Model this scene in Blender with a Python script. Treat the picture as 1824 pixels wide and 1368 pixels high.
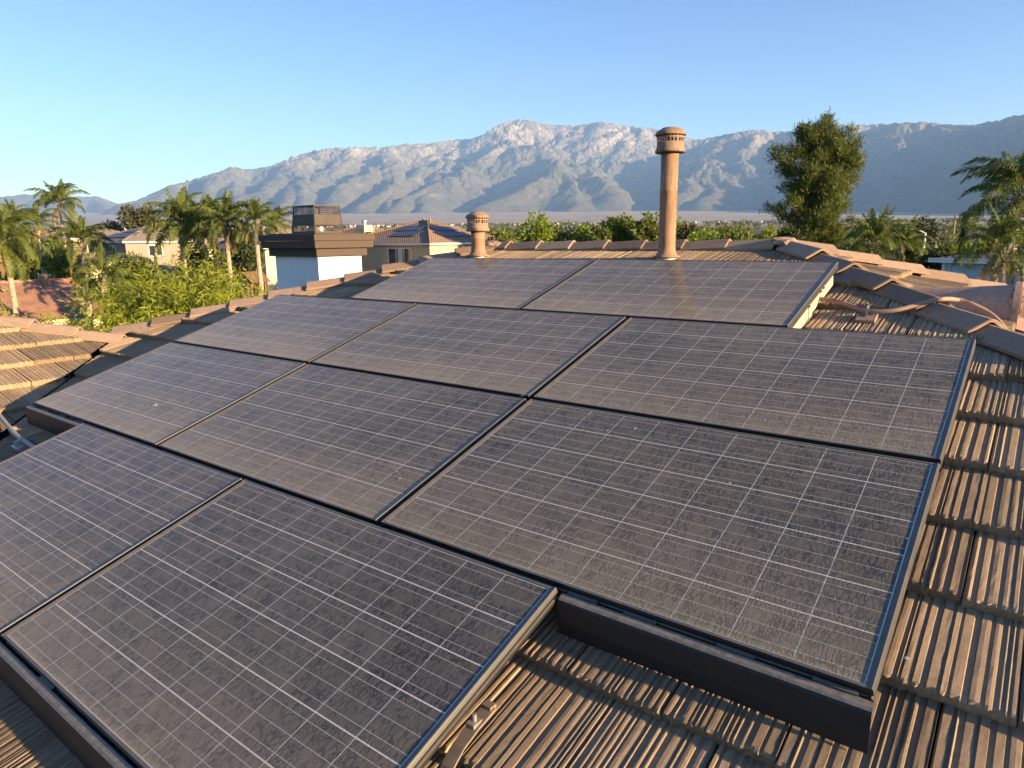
import bpy, bmesh, math, random
import numpy as np
from mathutils import Vector, Matrix, noise as mnoise

for _o in list(bpy.data.objects):
    bpy.data.objects.remove(_o)
scene = bpy.context.scene
COL = scene.collection
rad = math.radians

# ------------------------------------------------------------------ camera
CAM = Vector((0.1994, -1.6083, 1.0178))
F_PX, IMG_W, IMG_H = 1231.48, 1824.0, 1368.0
YAW, PITCH, ROLL = -0.6528, 0.2058, -0.0106
_f = Vector((math.sin(YAW) * math.cos(PITCH), math.cos(YAW) * math.cos(PITCH), -math.sin(PITCH)))
_r = Vector((math.cos(YAW), -math.sin(YAW), 0))
_u = _r.cross(_f)
R_, U_ = _r * math.cos(ROLL) + _u * math.sin(ROLL), -_r * math.sin(ROLL) + _u * math.cos(ROLL)
FWD_H = Vector((math.sin(YAW), math.cos(YAW), 0))
RGT_H = Vector((math.cos(YAW), -math.sin(YAW), 0))
cam_data = bpy.data.cameras.new('camera')
cam_data.sensor_width = 36.0
cam_data.lens = F_PX / IMG_W * 36.0
cam_data.clip_start = 0.05
cam_data.clip_end = 60000
cam = bpy.data.objects.new('camera', cam_data)
_m = Matrix.Identity(4)
for i in range(3):
    _m[i][0], _m[i][1], _m[i][2], _m[i][3] = R_[i], U_[i], -_f[i], CAM[i]
cam.matrix_world = _m
COL.objects.link(cam)
scene.camera = cam

# ------------------------------------------------------------------ light
SUN_EL = rad(10.5)
SUN_H = Vector((0.997, 0.085, 0)).normalized()
SUN_DIR = (SUN_H * math.cos(SUN_EL) + Vector((0, 0, math.sin(SUN_EL)))).normalized()
world = bpy.data.worlds.new('World')
scene.world = world
world.use_nodes = True
_nt = world.node_tree
_bg = _nt.nodes['Background']
_sky = _nt.nodes.new('ShaderNodeTexSky')
_sky.sky_type = 'NISHITA'
_sky.sun_disc = False
_sky.sun_elevation = SUN_EL
_sky.sun_rotation = math.atan2(SUN_H.x, SUN_H.y)
_sky.altitude = 400
_sky.air_density = 1.0
_sky.dust_density = 0.25
_sky.ozone_density = 2.2
_hs = _nt.nodes.new('ShaderNodeHueSaturation')
_hs.inputs['Hue'].default_value = 0.519
_hs.inputs['Saturation'].default_value = 1.24
_nt.links.new(_sky.outputs[0], _hs.inputs['Color'])
_nt.links.new(_hs.outputs[0], _bg.inputs[0])
_bg.inputs[1].default_value = 0.053
sun_data = bpy.data.lights.new('sun', 'SUN')
sun_data.energy = 5.0
sun_data.angle = rad(0.5)
sun_data.color = (1.0, 0.72, 0.42)
sun = bpy.data.objects.new('sun', sun_data)
sun.rotation_euler = SUN_DIR.to_track_quat('Z', 'Y').to_euler()
sun.location = (20, 5, 30)
COL.objects.link(sun)
scene.view_settings.view_transform = 'Standard'
scene.view_settings.look = 'None'
scene.view_settings.exposure = 2.32
scene.view_settings.gamma = 1.0
scene.view_settings.use_curve_mapping = False
scene.render.engine = 'CYCLES'
cy = scene.cycles
cy.use_denoising = True
cy.use_adaptive_sampling = True
cy.adaptive_threshold = 0.02
cy.max_bounces = 5
cy.diffuse_bounces = 2
cy.glossy_bounces = 2
cy.transmission_bounces = 3
cy.transparent_max_bounces = 6
cy.volume_bounces = 1
cy.caustics_reflective = False
cy.caustics_refractive = False
cy.sample_clamp_indirect = 6.0

# ------------------------------------------------------------------ helpers
rng = random.Random(7)

def ray(px, py):
    return (_f + R_ * ((px - 912) / F_PX) - U_ * ((py - 684) / F_PX))

def at(px, py, depth):
    """a place in the world `depth` metres ahead, seen in the direction (px, py)"""
    return CAM + ray(px, py) * depth

GROUND0 = CAM.z - 7.0

def sstep(a, b, x):
    t = min(1.0, max(0.0, (x - a) / (b - a)))
    return t * t * (3 - 2 * t)

def ground_z(x, y):
    d = (x - CAM.x) * FWD_H.x + (y - CAM.y) * FWD_H.y
    return GROUND0 + 1.3 * sstep(42, 75, d) + 0.019 * max(0.0, d - 70) + 0.005 * max(0.0, d - 400)

def tag(o, label=None, cat=None, group=None, kind=None):
    if label: o['label'] = label
    if cat: o['category'] = cat
    if group: o['group'] = group
    if kind: o['kind'] = kind
    return o

def link(o, parent=None):
    COL.objects.link(o)
    if parent is not None:
        o.parent = parent
    return o

def empty(name, loc=(0, 0, 0), rz=0.0, parent=None):
    o = bpy.data.objects.new(name, None)
    o.location = loc
    o.rotation_euler = (0, 0, rz)
    o.empty_display_size = 0.2
    return link(o, parent)

def meshobj(name, me, parent=None, loc=None, rot=None, mat=None):
    if mat is not None and not me.materials:
        me.materials.append(mat)
    o = bpy.data.objects.new(name, me)
    if loc is not None: o.location = loc
    if rot is not None: o.rotation_euler = rot
    return link(o, parent)

class MB:
    """collects vertices and faces; build() makes one mesh"""
    def __init__(s):
        s.v, s.f, s.mi = [], [], []
    def add(s, vs, fs, mi=0):
        b = len(s.v)
        s.v.extend([tuple(v) for v in vs])
        s.f.extend([tuple(b + i for i in f) for f in fs])
        s.mi.extend([mi] * len(fs))
        return s
    def box(s, a, b, mi=0):
        x0, y0, z0 = a; x1, y1, z1 = b
        s.add([(x0,y0,z0),(x1,y0,z0),(x1,y1,z0),(x0,y1,z0),(x0,y0,z1),(x1,y0,z1),(x1,y1,z1),(x0,y1,z1)],
              [(0,3,2,1),(4,5,6,7),(0,1,5,4),(1,2,6,5),(2,3,7,6),(3,0,4,7)], mi)
        return s
    def tube(s, pts, rs, n=10, caps=True, mi=0):
        pts = [Vector(p) for p in pts]
        if not isinstance(rs, (list, tuple)): rs = [rs] * len(pts)
        b = len(s.v); prev = None
        for i, p in enumerate(pts):
            t = (pts[min(i+1, len(pts)-1)] - pts[max(i-1, 0)]).normalized()
            if prev is None:
                a = t.orthogonal().normalized()
            else:
                a = (prev - t * prev.dot(t)).normalized()
            prev = a
            c = t.cross(a)
            for k in range(n):
                g = 2 * math.pi * k / n
                s.v.append(tuple(p + (a * math.cos(g) + c * math.sin(g)) * rs[i]))
        for i in range(len(pts) - 1):
            for k in range(n):
                k2 = (k + 1) % n
                s.f.append((b + i*n + k, b + i*n + k2, b + (i+1)*n + k2, b + (i+1)*n + k)); s.mi.append(mi)
        if caps:
            s.f.append(tuple(b + k for k in reversed(range(n)))); s.mi.append(mi)
            e = b + (len(pts) - 1) * n
            s.f.append(tuple(e + k for k in range(n))); s.mi.append(mi)
        return s
    def lathe(s, prof, n=20, mi=0, c=(0, 0, 0)):
        b = len(s.v)
        for r, z in prof:
            for k in range(n):
                g = 2 * math.pi * k / n
                s.v.append((c[0] + r * math.cos(g), c[1] + r * math.sin(g), c[2] + z))
        for i in range(len(prof) - 1):
            for k in range(n):
                k2 = (k + 1) % n
                s.f.append((b + i*n + k, b + i*n + k2, b + (i+1)*n + k2, b + (i+1)*n + k)); s.mi.append(mi)
        return s
    def extrude(s, prof, x0, x1, mi=0, closed=True):
        """prof: (y,z) polygon swept along x"""
        n = len(prof); b = len(s.v)
        for x in (x0, x1):
            for (y, z) in prof: s.v.append((x, y, z))
        for k in range(n if closed else n - 1):
            k2 = (k + 1) % n
            s.f.append((b + k, b + k2, b + n + k2, b + n + k)); s.mi.append(mi)
        if closed:
            s.f.append(tuple(b + k for k in reversed(range(n)))); s.mi.append(mi)
            s.f.append(tuple(b + n + k for k in range(n))); s.mi.append(mi)
        return s
    def mesh(s, name, mats=None, smooth=False):
        me = bpy.data.meshes.new(name)
        me.from_pydata(s.v, [], s.f)
        if mats is not None:
            for m in (mats if isinstance(mats, (list, tuple)) else [mats]): me.materials.append(m)
        if any(s.mi): me.polygons.foreach_set('material_index', s.mi)
        if smooth: me.polygons.foreach_set('use_smooth', [True] * len(s.f))
        me.validate(); me.update()
        return me
    def build(s, name, mats, parent=None, loc=None, rot=None, smooth=False, normals=True):
        me = s.mesh(name, mats, smooth)
        if normals:
            bm = bmesh.new(); bm.from_mesh(me); bmesh.ops.recalc_face_normals(bm, faces=bm.faces); bm.to_mesh(me); bm.free()
        if smooth:
            pass
        return meshobj(name, me, parent, loc, rot)

def np_mesh(name, v, f, mat, smooth=True):
    """v (N,3) array, f (M,k) array"""
    me = bpy.data.meshes.new(name)
    v = np.asarray(v, np.float32); f = np.asarray(f, np.int32); k = f.shape[1]
    me.vertices.add(len(v)); me.vertices.foreach_set('co', v.ravel())
    me.loops.add(f.size); me.loops.foreach_set('vertex_index', f.ravel())
    me.polygons.add(len(f)); me.polygons.foreach_set('loop_start', np.arange(0, f.size, k, dtype=np.int32))
    me.polygons.foreach_set('loop_total', np.full(len(f), k, np.int32))
    me.polygons.foreach_set('use_smooth', np.full(len(f), smooth))
    me.materials.append(mat)
    me.update(calc_edges=True); me.validate()
    return me

# ---- materials
class NT:
    """terse node-graph builder"""
    def __init__(s, name):
        s.m = bpy.data.materials.new(name); s.m.use_nodes = True
        s.t = s.m.node_tree; s.b = s.t.nodes['Principled BSDF']; s.out = s.t.nodes['Material Output']
    def n(s, kind, **kw):
        nd = s.t.nodes.new('ShaderNode' + kind)
        ins = kw.pop('i', {})
        for k, v in kw.items(): setattr(nd, k, v)
        for k, v in ins.items(): s.set(nd.inputs[k], v)
        return nd
    def set(s, sock, v):
        if hasattr(v, 'is_output') or isinstance(v, bpy.types.NodeSocket): s.t.links.new(v, sock)
        elif isinstance(v, bpy.types.Node): s.t.links.new(v.outputs[0], sock)
        else: sock.default_value = v
    def bsdf(s, **kw):
        for k, v in kw.items(): s.set(s.b.inputs[k.replace('_', ' ')], v)
        return s.m
    def math(s, op, a, b=None, c=None, clamp=False):
        nd = s.n('Math', operation=op, use_clamp=clamp)
        s.set(nd.inputs[0], a)
        if b is not None: s.set(nd.inputs[1], b)
        if c is not None: s.set(nd.inputs[2], c)
        return nd.outputs[0]
    def noise(s, co, scale, detail=4, rough=0.55, dist=0.0):
        nd = s.n('TexNoise', i={'Scale': scale, 'Detail': detail, 'Roughness': rough, 'Distortion': dist})
        if co is not None: s.set(nd.inputs['Vector'], co)
        return nd.outputs[0]
    def ramp(s, fac, stops, interp='LINEAR'):
        nd = s.n('ValToRGB'); cr = nd.color_ramp; cr.interpolation = interp
        while len(cr.elements) < len(stops): cr.elements.new(0.5)
        for e, (p, c) in zip(cr.elements, stops):
            e.position = p; e.color = (*c, 1) if len(c) == 3 else c
        s.set(nd.inputs[0], fac)
        return nd.outputs[0]
    def fit(s, fac, a, b, lo=0.0, hi=1.0):
        nd = s.n('MapRange', i={0: fac, 1: a, 2: b, 3: lo, 4: hi}); nd.clamp = True
        return nd.outputs[0]
    def mix(s, fac, a, b, blend='MIX'):
        nd = s.n('Mix', data_type='RGBA', blend_type=blend)
        s.set(nd.inputs[0], fac)
        for k, v in ((6, a), (7, b)):
            s.set(nd.inputs[k], (*v, 1) if isinstance(v, tuple) and len(v) == 3 else v)
        return nd.outputs[2]
    def bump(s, h, strength=0.5, dist=0.01):
        nd = s.n('Bump', i={'Strength': strength, 'Distance': dist, 'Height': h})
        return nd.outputs[0]
    def obj(s): return s.n('TexCoord').outputs['Object']
    def pos(s): return s.n('NewGeometry').outputs['Position']
    def rand(s): return s.n('ObjectInfo').outputs['Random']

def simple(name, col, rough=0.7, var=0.12, scale=8.0, metal=0.0, bump=0.0, spec=0.4, objvar=0.0):
    g = NT(name)
    co = g.obj()
    nz = g.noise(co, scale, 5, 0.6)
    f = g.fit(nz, 0.3, 0.7, 1 - var, 1 + var)
    if objvar:
        f = g.math('MULTIPLY', f, g.fit(g.rand(), 0, 1, 1 - objvar, 1 + objvar))
    c = g.n('VectorMath', operation='SCALE', i={0: (*col,), 'Scale': f})
    kw = dict(Base_Color=c.outputs[0], Roughness=rough, Metallic=metal, Specular_IOR_Level=spec)
    if bump:
        kw['Normal'] = g.bump(g.noise(co, scale * 6, 4, 0.6), bump, 0.01)
    return g.bsdf(**kw)
# ------------------------------------------------------------------ far land: mountains, plain, ground
def vnoise(x, y, seed=0):
    """gradient noise on arrays, about -1..1"""
    xi = np.floor(x).astype(np.int64); yi = np.floor(y).astype(np.int64)
    xf = x - xi; yf = y - yi
    def h(a, b):
        n = (a * 374761393 + b * 668265263 + seed * 974711) & 0x7fffffff
        n = ((n ^ (n >> 13)) * 1274126177) & 0x7fffffff
        n = (n ^ (n >> 16)) & 0xffff
        g = n / 65536.0 * 2 * np.pi
        return np.cos(g), np.sin(g)
    u = xf * xf * xf * (xf * (xf * 6 - 15) + 10); v = yf * yf * yf * (yf * (yf * 6 - 15) + 10)
    def d(a, b, fx, fy):
        cx, cy = h(a, b); return cx * fx + cy * fy
    n00 = d(xi, yi, xf, yf); n10 = d(xi + 1, yi, xf - 1, yf)
    n01 = d(xi, yi + 1, xf, yf - 1); n11 = d(xi + 1, yi + 1, xf - 1, yf - 1)
    return ((n00 * (1 - u) + n10 * u) * (1 - v) + (n01 * (1 - u) + n11 * u) * v) * 1.5

def fbm(x, y, octv, seed=0, ridged=False, gain=0.5):
    s = np.zeros_like(x); a = 1.0; tot = 0
    for o in range(octv):
        n = vnoise(x * 2 ** o + 17.3 * o, y * 2 ** o - 9.1 * o, seed + o)
        if ridged: n = 1 - 2 * np.abs(n)
        s += a * n; tot += a; a *= gain
    return s / tot

SKYLINE = [(-420,352),(-200,349),(0,352),(40,347),(70,347),(110,352),(150,352),(172,351),(200,360),(214,364),(250,355),(300,331),(350,318),(400,302),
  (415,296),(440,303),(480,296),(520,280),(560,268),(600,263),(640,262),(680,262),(700,260),(720,256),(760,256),(800,250),
  (840,247),(860,240),(880,226),(905,215),(930,212),(950,216),(975,222),(1000,222),(1020,224),(1045,221),(1070,216),(1100,222),
  (1130,226),(1160,228),(1200,240),(1240,249),(1262,246),(1290,240),(1330,232),(1350,231),(1380,235),(1420,232),(1480,222),
  (1520,222),(1560,222),(1600,218),(1650,218),(1700,222),(1740,222),(1780,213),(1824,203),(1950,190),(2120,220),(2300,330),(2600,395)]
# crests and spurs: (px, py, distance in km)
RIDGES = [
 [(-420,352,15),(0,352,15),(70,347,15),(172,351,15),(214,364,15)],
 [(214,364,11),(300,331,11.5),(350,318,11.8),(415,296,12),(480,296,12.2),(560,268,12.5),(640,262,12.6),(720,256,12.8),(840,247,13),(905,215,13),(930,212,13),(975,222,13),(1070,216,13),(1130,226,13),(1200,240,13),(1262,246,13)],
 [(1225,262,12.2),(1262,247,12),(1350,231,11.4),(1420,232,11),(1480,222,10.7),(1600,218,10.0),(1650,218,9.7),(1740,222,9.2),(1824,203,8.8),(1950,190,8.2),(2120,220,7.8),(2300,330,7.5)],
 [(930,212,13),(900,250,12),(928,256,11.4),(980,272,11),(1024,291,10.6),(1054,303,10),(1099,327,9.3)],
 [(900,255,11.8),(860,288,11),(815,312,10),(740,345,9),(690,376,8)],
 [(975,285,10.6),(1011,298,9.6),(960,322,9),(900,352,8.4),(870,368,8)],
 [(1011,298,9.6),(1050,318,9),(1078,338,8.5)],
 [(1011,298,9.6),(1015,330,8.8),(1040,362,8.1)],
 [(840,247,13),(800,282,12),(760,300,11),(700,330,9.6),(640,366,8.3)],
 [(800,282,12),(790,310,10.6),(770,345,9),(760,372,8.2)],
 [(700,260,12.7),(690,290,11.6),(650,318,10.4),(600,345,9.4),(555,376,8.4)],
 [(690,290,11.6),(705,320,10.2),(700,350,9),(690,372,8.2)],
 [(560,268,12.5),(520,300,11.4),(470,330,10.3),(420,360,9.3),(390,385,8.7)],
 [(520,300,11.4),(540,330,10.2),(530,360,9.1),(520,380,8.5)],
 [(640,262,12.6),(600,298,11.5),(545,330,10.3),(490,366,9)],
 [(415,296,12),(380,320,11.2),(330,350,10.2),(290,378,9.4)],
 [(415,296,12),(430,325,10.9),(400,355,9.8),(380,380,9)],
 [(300,331,11.5),(270,352,10.8),(240,372,10.2)],
 [(1070,216,13),(1050,240,12.4),(1060,262,11.9),(1030,285,11.2)],
 [(1130,226,13),(1110,250,12.3),(1090,268,11.8)],
 [(1000,222,13),(985,245,12.5),(990,262,12.1)],
 [(1290,240,11),(1262,288,9.6),(1300,325,8.7),(1335,352,8.1),(1345,370,7.8)],
 [(1262,288,9.6),(1225,318,8.9),(1200,350,8.2),(1190,368,7.9)],
 [(1262,288,9.6),(1262,330,8.6),(1250,362,7.9)],
 [(1350,231,11),(1330,268,10.2),(1345,300,9.4),(1375,340,8.5),(1385,370,7.9)],
 [(1480,222,10.7),(1440,260,9.8),(1430,310,8.8),(1440,360,8)],
 [(1540,222,10.3),(1560,246,9.6),(1620,272,8.6)],
 [(1560,246,9.6),(1555,290,8.5),(1545,330,7.6),(1540,360,7.1)],
 [(1560,335,7.2),(1615,356,6.8),(1642,376,6.4)],
 [(1650,218,9.7),(1690,260,8.4),(1715,300,7.4),(1672,330,6.8),(1660,360,6.5)],
 [(1715,300,7.4),(1750,345,6.6),(1765,370,6.2)],
 [(1824,203,8.8),(1800,260,7.7),(1795,320,6.6),(1800,365,5.9)],
 [(1950,190,8.2),(1900,260,7.0),(1890,330,5.7)],
 [(70,347,15),(110,375,13.5),(60,390,12.5)],[(172,351,15),(190,375,13.8),(170,390,12.8)],
]

def land_height(X, Y):
    """height of the far land, arrays in and out"""
    d = (X - CAM.x) * FWD_H.x + (Y - CAM.y) * FWD_H.y
    t = np.clip((d - 42) / 33, 0, 1)
    g = GROUND0 + 1.3 * t * t * (3 - 2 * t) + 0.019 * np.maximum(0, d - 70) + 0.005 * np.maximum(0, d - 400) + 0.030 * np.maximum(0, d - 4000) \
        + 1.2 * fbm(X / 400, Y / 400, 3, 40) * np.clip((d - 300) / 600, 0, 1)
    best = np.full_like(X, -1e4)
    wx = X + 260 * fbm(X / 1400, Y / 1400, 3, 3); wy = Y + 260 * fbm(X / 1400, Y / 1400, 3, 9)
    for line in RIDGES:
        pts = []
        for px, py, km in line:
            q = at(px, py, 1.0) - CAM
            q = q / math.hypot(q.x, q.y) * km * 1000
            pts.append((CAM.x + q.x, CAM.y + q.y, CAM.z + q.z))
        for (ax, ay, az), (bx, by, bz) in zip(pts[:-1], pts[1:]):
            ex, ey = bx - ax, by - ay; L2 = ex * ex + ey * ey
            s = np.clip(((wx - ax) * ex + (wy - ay) * ey) / L2, 0, 1)
            dd = np.hypot(wx - ax - s * ex, wy - ay - s * ey)
            h = az + s * (bz - az) - 0.62 * np.sqrt(dd * dd + 60.0 ** 2) + 37 - dd * dd * 4e-5 * 0
            best = np.maximum(best, h)
    rel = np.clip((best - g) / 500, 0, 1)
    gully = fbm(wx / 1100, wy / 1100, 5, 21, True, 0.50)
    fine = -fbm(wx / 330, wy / 330, 4, 33, True, 0.6)
    m = best + rel * (gully * 170 + fine * 58)
    # soft union with the fan
    k = 25.0
    return np.maximum(m, g) + k * 0.25 * np.clip(1 - np.abs(m - g) / k, 0, 1) ** 2, (m > g)

def polar_sheet(r0, r1, nr, a0, a1, na, power=1.0):
    a = np.linspace(rad(a0), rad(a1), na); t = np.linspace(0, 1, nr) ** power
    r = r0 * (r1 / r0) ** t if power == 1.0 else r0 + (r1 - r0) * t
    A, Rr = np.meshgrid(a, r)
    X = CAM.x + Rr * np.sin(YAW + A); Y = CAM.y + Rr * np.cos(YAW + A)
    return X, Y, A, Rr

def grid_faces(nr, na):
    i = np.arange(nr * na).reshape(nr, na)
    return np.stack([i[:-1, :-1].ravel(), i[:-1, 1:].ravel(), i[1:, 1:].ravel(), i[1:, :-1].ravel()], 1)

def mat_mountain():
    g = NT('mountain_rock_and_scrub')
    p = g.pos()
    geo = g.n('NewGeometry')
    nz = g.n('SeparateXYZ', i={0: geo.outputs['Normal']}).outputs[2]
    z = g.n('SeparateXYZ', i={0: p}).outputs[2]
    n1 = g.noise(p, 0.004, 6, 0.62); n2 = g.noise(p, 0.02, 5, 0.65); n3 = g.noise(p, 0.0011, 3, 0.5)
    scrub = g.mix(g.fit(n2, 0.35, 0.65), (0.055, 0.058, 0.036), (0.12, 0.105, 0.068))
    rock = g.mix(g.fit(n2, 0.4, 0.62), (0.15, 0.122, 0.095), (0.31, 0.26, 0.205))
    high = g.fit(g.math('ADD', z, g.math('MULTIPLY', g.math('SUBTRACT', n3, 0.5), 500)), 1050, 1550)
    steep = g.fit(g.math('SUBTRACT', 1.0, nz), 0.04, 0.28)
    bare = g.math('MULTIPLY', g.math('MULTIPLY', high, steep), g.fit(n1, 0.40, 0.56), clamp=True)
    low = g.math('MULTIPLY', g.fit(n1, 0.56, 0.70), 0.35)
    fac = g.math('MAXIMUM', bare, low)
    col = g.mix(fac, scrub, rock)
    fan = g.mix(g.fit(n1, 0.35, 0.65), (0.29, 0.225, 0.15), (0.40, 0.32, 0.22))
    fan = g.mix(g.fit(n2, 0.5, 0.7, 0, 0.5), fan, (0.17, 0.135, 0.09))
    col = g.mix(g.fit(nz, 0.970, 0.992), col, fan)
    return g.bsdf(Base_Color=col, Roughness=0.95, Specular_IOR_Level=0.1)

def mat_ground():
    g = NT('dry_ground')
    p = g.pos()
    n1 = g.noise(p, 0.0025, 5, 0.6); n2 = g.noise(p, 0.05, 5, 0.6)
    xyz = g.n('SeparateXYZ', i={0: p})
    d = g.math('ADD', g.math('MULTIPLY', xyz.outputs[0], FWD_H.x), g.math('MULTIPLY', xyz.outputs[1], FWD_H.y))
    dry = g.mix(g.fit(n1, 0.35, 0.65), (0.30, 0.235, 0.16), (0.41, 0.33, 0.23))
    dry = g.mix(g.fit(n2, 0.55, 0.8, 0, 0.3), dry, (0.16, 0.13, 0.08))
    green = g.mix(g.fit(n2, 0.4, 0.65), (0.035, 0.055, 0.02), (0.09, 0.095, 0.04))
    col = g.mix(g.fit(d, 350, 1300), green, dry)
    return g.bsdf(Base_Color=col, Roughness=0.95, Specular_IOR_Level=0.1)

M_MTN = mat_mountain(); M_GROUND = mat_ground()
NR, NA = 340, 1450
X, Y, A, Rr = polar_sheet(4200, 15800, NR, -58, 58, NA, 0.999)
Z, _ = land_height(X, Y)
# hold the skyline where the photograph has it: per-azimuth gain on the height above the plain
_sky_az, _sky_el = [], []
for px, py in SKYLINE:
    q = ray(px, py); _sky_az.append(math.atan2(q.dot(RGT_H), q.dot(FWD_H))); _sky_el.append(q.z / math.hypot(q.x, q.y))
want = np.interp(A[0], _sky_az, _sky_el)
el = (Z - CAM.z) / Rr
gain = np.clip(want / np.maximum(el.max(0), 1e-4), 0.75, 1.3)
ker = np.exp(-0.5 * (np.arange(-6, 7) / 2.5) ** 2); ker /= ker.sum()
gain = np.convolve(np.pad(gain, 6, 'edge'), ker, 'valid')
w = np.clip((el - 0.03) / 0.04, 0, 1)
Z = CAM.z + (Z - CAM.z) * (1 + (gain[None, :] - 1) * w)
MTN_TOP = float(Z.max())
mountains = meshobj('mountains', np_mesh('mountains', np.stack([X, Y, Z], -1).reshape(-1, 3), grid_faces(NR, NA), M_MTN, False))
tag(mountains, 'hazy scrub covered mountain range with pale rocky crest', kind='structure')
# the ground under everything, out to the foot of the mountains
NR2, NA2 = 150, 260
X, Y, A, Rr = polar_sheet(1.5, 4350, NR2, -179.9, 179.9, NA2)
Z, _ = land_height(X, Y)
ground = meshobj('ground', np_mesh('ground', np.stack([X, Y, Z], -1).reshape(-1, 3), grid_faces(NR2, NA2)[:, ::-1], M_GROUND, True))
tag(ground, 'dry plain and gardens sloping up to the mountains', kind='structure')
# ------------------------------------------------------------------ own house: tiled hip roof
SL = 0.29158
T = math.tan(SL); CS, SN = math.cos(SL), math.sin(SL)
RIDGE_Y, HIP_R, HIP_L, VALLEY = 3.72, 2.40, 7.735, -5.26
TOP = -0.1566                                    # tile surface under the panel surface, measured along z

def project(p):
    d = Vector(p) - CAM
    w = d.dot(_f)
    if w < 0.05: return None
    return 912 + F_PX * d.dot(R_) / w, 684 - F_PX * d.dot(U_) / w

def in_view(pts, m=260):
    qs = [project(p) for p in pts]
    qs = [q for q in qs if q]
    if not qs: return False
    return max(q[0] for q in qs) > -m and min(q[0] for q in qs) < IMG_W + m and max(q[1] for q in qs) > -m and min(q[1] for q in qs) < IMG_H + m

def mat_tile(name, base, warm):
    g = NT(name)
    co = g.obj(); rnd = g.rand()
    off = g.n('VectorMath', operation='ADD', i={0: co})
    sc = g.n('VectorMath', operation='SCALE', i={0: (13.0, 7.0, 3.0), 'Scale': rnd})
    g.t.links.new(sc.outputs[0], off.inputs[1])
    co = off.outputs[0]
    grain = g.noise(co, 420, 3, 0.7)
    blotch = g.noise(co, 9, 5, 0.6)
    stain = g.noise(co, 28, 4, 0.65)
    c = g.mix(g.fit(blotch, 0.3, 0.7), base, warm)
    c = g.mix(g.fit(stain, 0.54, 0.70, 0, 0.6), c, tuple(x * 0.55 for x in base))
    c = g.mix(g.fit(grain, 0.40, 0.66, 0, 0.65), c, tuple(x * 1.55 for x in warm))
    c = g.mix(g.fit(g.noise(co, 700, 2, 0.5), 0.56, 0.68, 0, 0.55), c, tuple(x * 0.35 for x in base))
    v = g.fit(rnd, 0, 1, 0.66, 1.2)
    c = g.n('VectorMath', operation='SCALE', i={0: c, 'Scale': v}).outputs[0]
    h = g.math('ADD', g.math('MULTIPLY', grain, 0.7), g.math('MULTIPLY', g.noise(co, 1300, 2, 0.5), 0.3))
    return g.bsdf(Base_Color=c, Roughness=0.93, Specular_IOR_Level=0.15, Normal=g.bump(h, 0.8, 0.003))

M_TILE = mat_tile('raked_concrete_tile', (0.235, 0.170, 0.108), (0.335, 0.245, 0.155))
M_CAP = mat_tile('smooth_concrete_cap', (0.25, 0.175, 0.125), (0.31, 0.22, 0.155))
M_DECK = simple('roof_underlay', (0.035, 0.030, 0.028), 0.95)
M_STUCCO = simple('white_stucco', (0.78, 0.79, 0.76), 0.92, 0.06, 25, bump=0.5)
M_MORTAR = simple('pale_mortar', (0.34, 0.23, 0.17), 0.95, 0.2, 30, bump=0.8)

TW, TP, TE, TL, TTH = 0.2885, 0.2850, 0.3575, 0.425, 0.037   # pitch, width, exposure, length, butt thickness

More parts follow.
